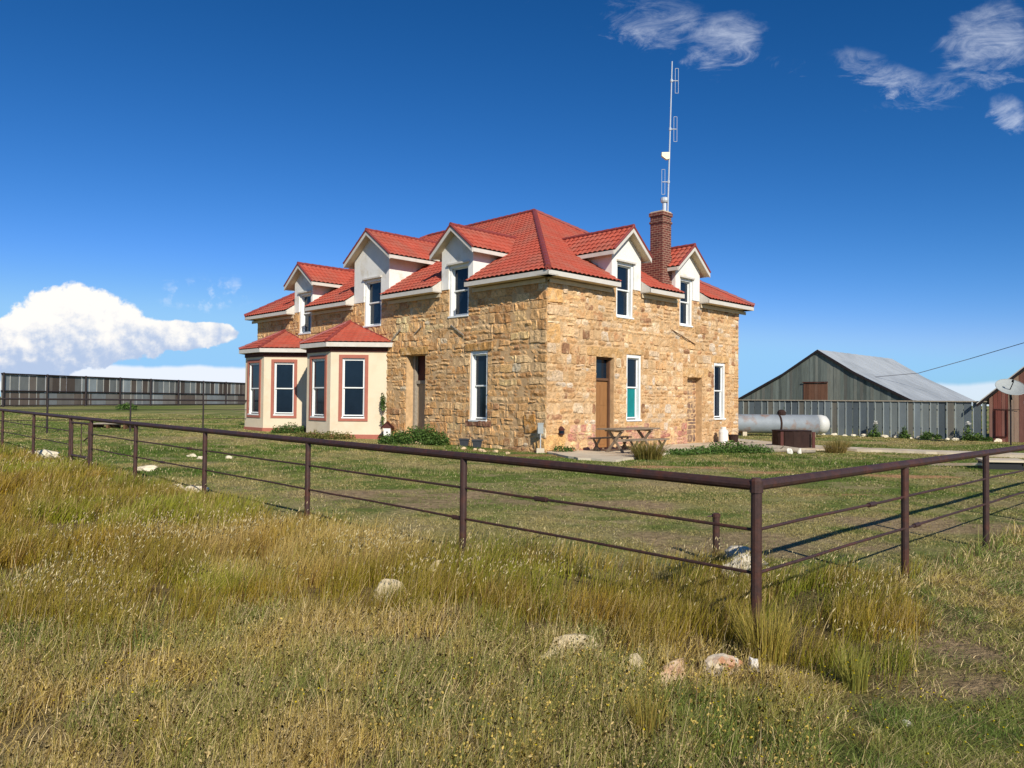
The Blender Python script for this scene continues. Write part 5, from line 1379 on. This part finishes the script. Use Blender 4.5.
sky.sun_elevation = SUN_EL; sky.sun_rotation = SUN_ROT; sky.altitude = 1800; sky.air_density = 1.0; sky.dust_density = .35; sky.ozone_density = 3.0
tc = WN.new('ShaderNodeTexCoord'); sp = WN.new('ShaderNodeSeparateXYZ'); WL.new(tc.outputs['Generated'], sp.inputs[0])
dx, dy, dz_ = (S(sp.outputs[i]) for i in range(3))
yy = mth('MAXIMUM', dy, .05); u = dx/yy; v = dz_/yy; front = ss(dy, .05, .2)
uv = vec(u, v)
def blobs(lst, warp):
    r = None
    for (cu, cv, ru, rv) in lst:
        a = (u+warp*.35-cu)*(1/ru); b = (v+warp*.2-cv)*(1/rv); q = 1-(a*a+b*b); r = q if r is None else mth('SMOOTH_MAX', r, q, .25)
    return r
# big cumulus, low on the left (u = x/y, v = z/y of the view direction)
n_a = nz(uv, 16, 9, .6); n_b = nz(uv, 48, 8, .62); n_l = nz(vec(u+.006, v+.007), 34, 7, .6); n_0 = nz(uv, 34, 7, .6)
wr = (n_a-.5)*.10
cum = blobs([(-.575,.100,.075,.050),(-.62,.075,.075,.035),(-.535,.09,.06,.045),(-.49,.078,.055,.03),(-.44,.081,.055,.022),(-.395,.084,.04,.017),(-.66,.045,.10,.030),(-.56,.058,.06,.022)], wr)
cumd = ss(cum*1.5+(n_a-.5)*2.2+(n_b-.5)*1.5, .02, .42)
# low bank along the horizon
bank_top = (nz(vec(u*1.0, 0.0), 9, 5)-.5)*.022
lowL = ss(v+bank_top*-1, .044, .038)*ss(v, .0, .012)*ss(u, -.12, -.35)*1.0
lowR = ss(v+bank_top*-1, .032, .024)*ss(u, .42, .52)
# cirrus wisps high on the right
un = vec(u*1.0+v*.9, v*2.4-u*.5); n_c = nz(un, 5.5, 9, .66, .6); n_d = nz(un, 1.9, 3)
n_e = nz(vec(u*2+v*1.5, v*5-u*1.5), 6, 8, .7, .9)
n_w = nz(uv, 7, 5, .6)
def wisp(cu, cv, ru, rv, rot=0):
    a = (u+(n_w-.5)*.09-cu); b = (v+(n_e-.5)*.05-cv); c_, s_ = cos(rot), sin(rot)
    x_ = (a*c_+b*s_)*(.72/ru); y_ = (b*c_-a*s_)*(.60/rv); return ss(1-(x_*x_+y_*y_), 0, 1)
cir = None
for w_ in [(.20,.50,.12,.035,-.25,.9),(.27,.475,.05,.035,.7,1.2),(.355,.448,.045,.012,-.1,.7),(.485,.437,.085,.022,-.3,1.2),(.625,.47,.075,.05,.8,1.3),(.59,.43,.09,.018,.4,1.0),(.650,.385,.035,.025,-.2,1.4),(.555,.400,.10,.011,.08,.6),(-.03,.53,.06,.015,0,.3)]:
    q = wisp(*w_[:5])*w_[5]; cir = q if cir is None else mth('MAXIMUM', cir, q)
cird = ss(n_c*.75+(n_e-.5)*.95+cir*.42, .62, 1.36)
small = wisp(-.40,.135,.05,.016)*ss(n_b+(n_a-.5), .45, .7)*.5
shade = ss((n_0-n_l)*2.0+(v-.085)*15.0+(u+.52)*-.8+(n_a-.5)*1.6+.42, -.25, .85)
ssp = WN.new('ShaderNodeSeparateColor'); WL.new(sky.outputs[0], ssp.inputs[0])
def chan(i, k, g, cap):
    x_ = mth('POWER', S(ssp.outputs[i])*.1, g)*k
    return mth('SMOOTH_MIN', x_, cap, .12)*10.0
cmb = WN.new('ShaderNodeCombineColor')
for i, a_ in enumerate(((1.90, 2.2, .30), (.97, 1.36, .59), (1.25, 1.3, .92))): sk(chan(i, *a_), cmb, i)
sky_c = S(cmb.outputs[0])
bg_scale = .1
CL = 1/bg_scale
white = mixcol(shade, (.46*CL,.57*CL,.78*CL), (1.0*CL,.97*CL,.93*CL))
c1 = mixcol(lowL*front*.92, sky_c, (.86*CL,.90*CL,.98*CL))
c1 = mixcol(lowR*front*.75, c1, (.80*CL,.86*CL,.95*CL))
c1 = mixcol(cird*front*.75, c1, (.82*CL,.88*CL,1.0*CL))
c1 = mixcol(small*front, c1, (.8*CL,.88*CL,1.0*CL))
c1 = mixcol(cumd*front, c1, white)
bg = WN.new('ShaderNodeBackground'); bg.inputs[1].default_value = bg_scale; WL.new(c1.k, bg.inputs[0])
wo = WN.new('ShaderNodeOutputWorld'); WL.new(bg.outputs[0], wo.inputs[0])

sun = bpy.data.lights.new('sun', 'SUN'); sun.energy = 4.8; sun.angle = radians(.55); sun.color = (1, .945, .85)
so = bpy.data.objects.new('sun', sun); COL.objects.link(so)
sd = V(sin(SUN_ROT)*cos(SUN_EL), cos(SUN_ROT)*cos(SUN_EL), sin(SUN_EL))
so.rotation_euler = (-sd).to_track_quat('-Z', 'Y').to_euler(); so.location = (20,-40,30)

cam = bpy.data.cameras.new('camera'); co = bpy.data.objects.new('camera', cam); COL.objects.link(co); SC.camera = co
cam.sensor_width = 36; cam.lens = 769/1024*36; cam.clip_end = 6000; cam.clip_start = .05
pt = 17.3/769; rl = radians(.55)
fw = V(0, cos(pt), sin(pt)); u0 = V(0, -sin(pt), cos(pt)); r0 = V(1,0,0)
rt = r0*cos(rl)+u0*sin(rl); upv = -r0*sin(rl)+u0*cos(rl)
Mx = Matrix((rt, upv, -fw)).transposed().to_4x4(); Mx.translation = V(0,0,1.65); co.matrix_world = Mx
SC.view_settings.view_transform = 'Standard'; SC.view_settings.look = 'None'; SC.view_settings.gamma = 1; SC.view_settings.exposure = 0.06
SC.view_settings.use_curve_mapping = False
SC.cycles.max_bounces = 5; SC.cycles.diffuse_bounces = 2; SC.cycles.transparent_max_bounces = 4
SC.cycles.use_denoising = True
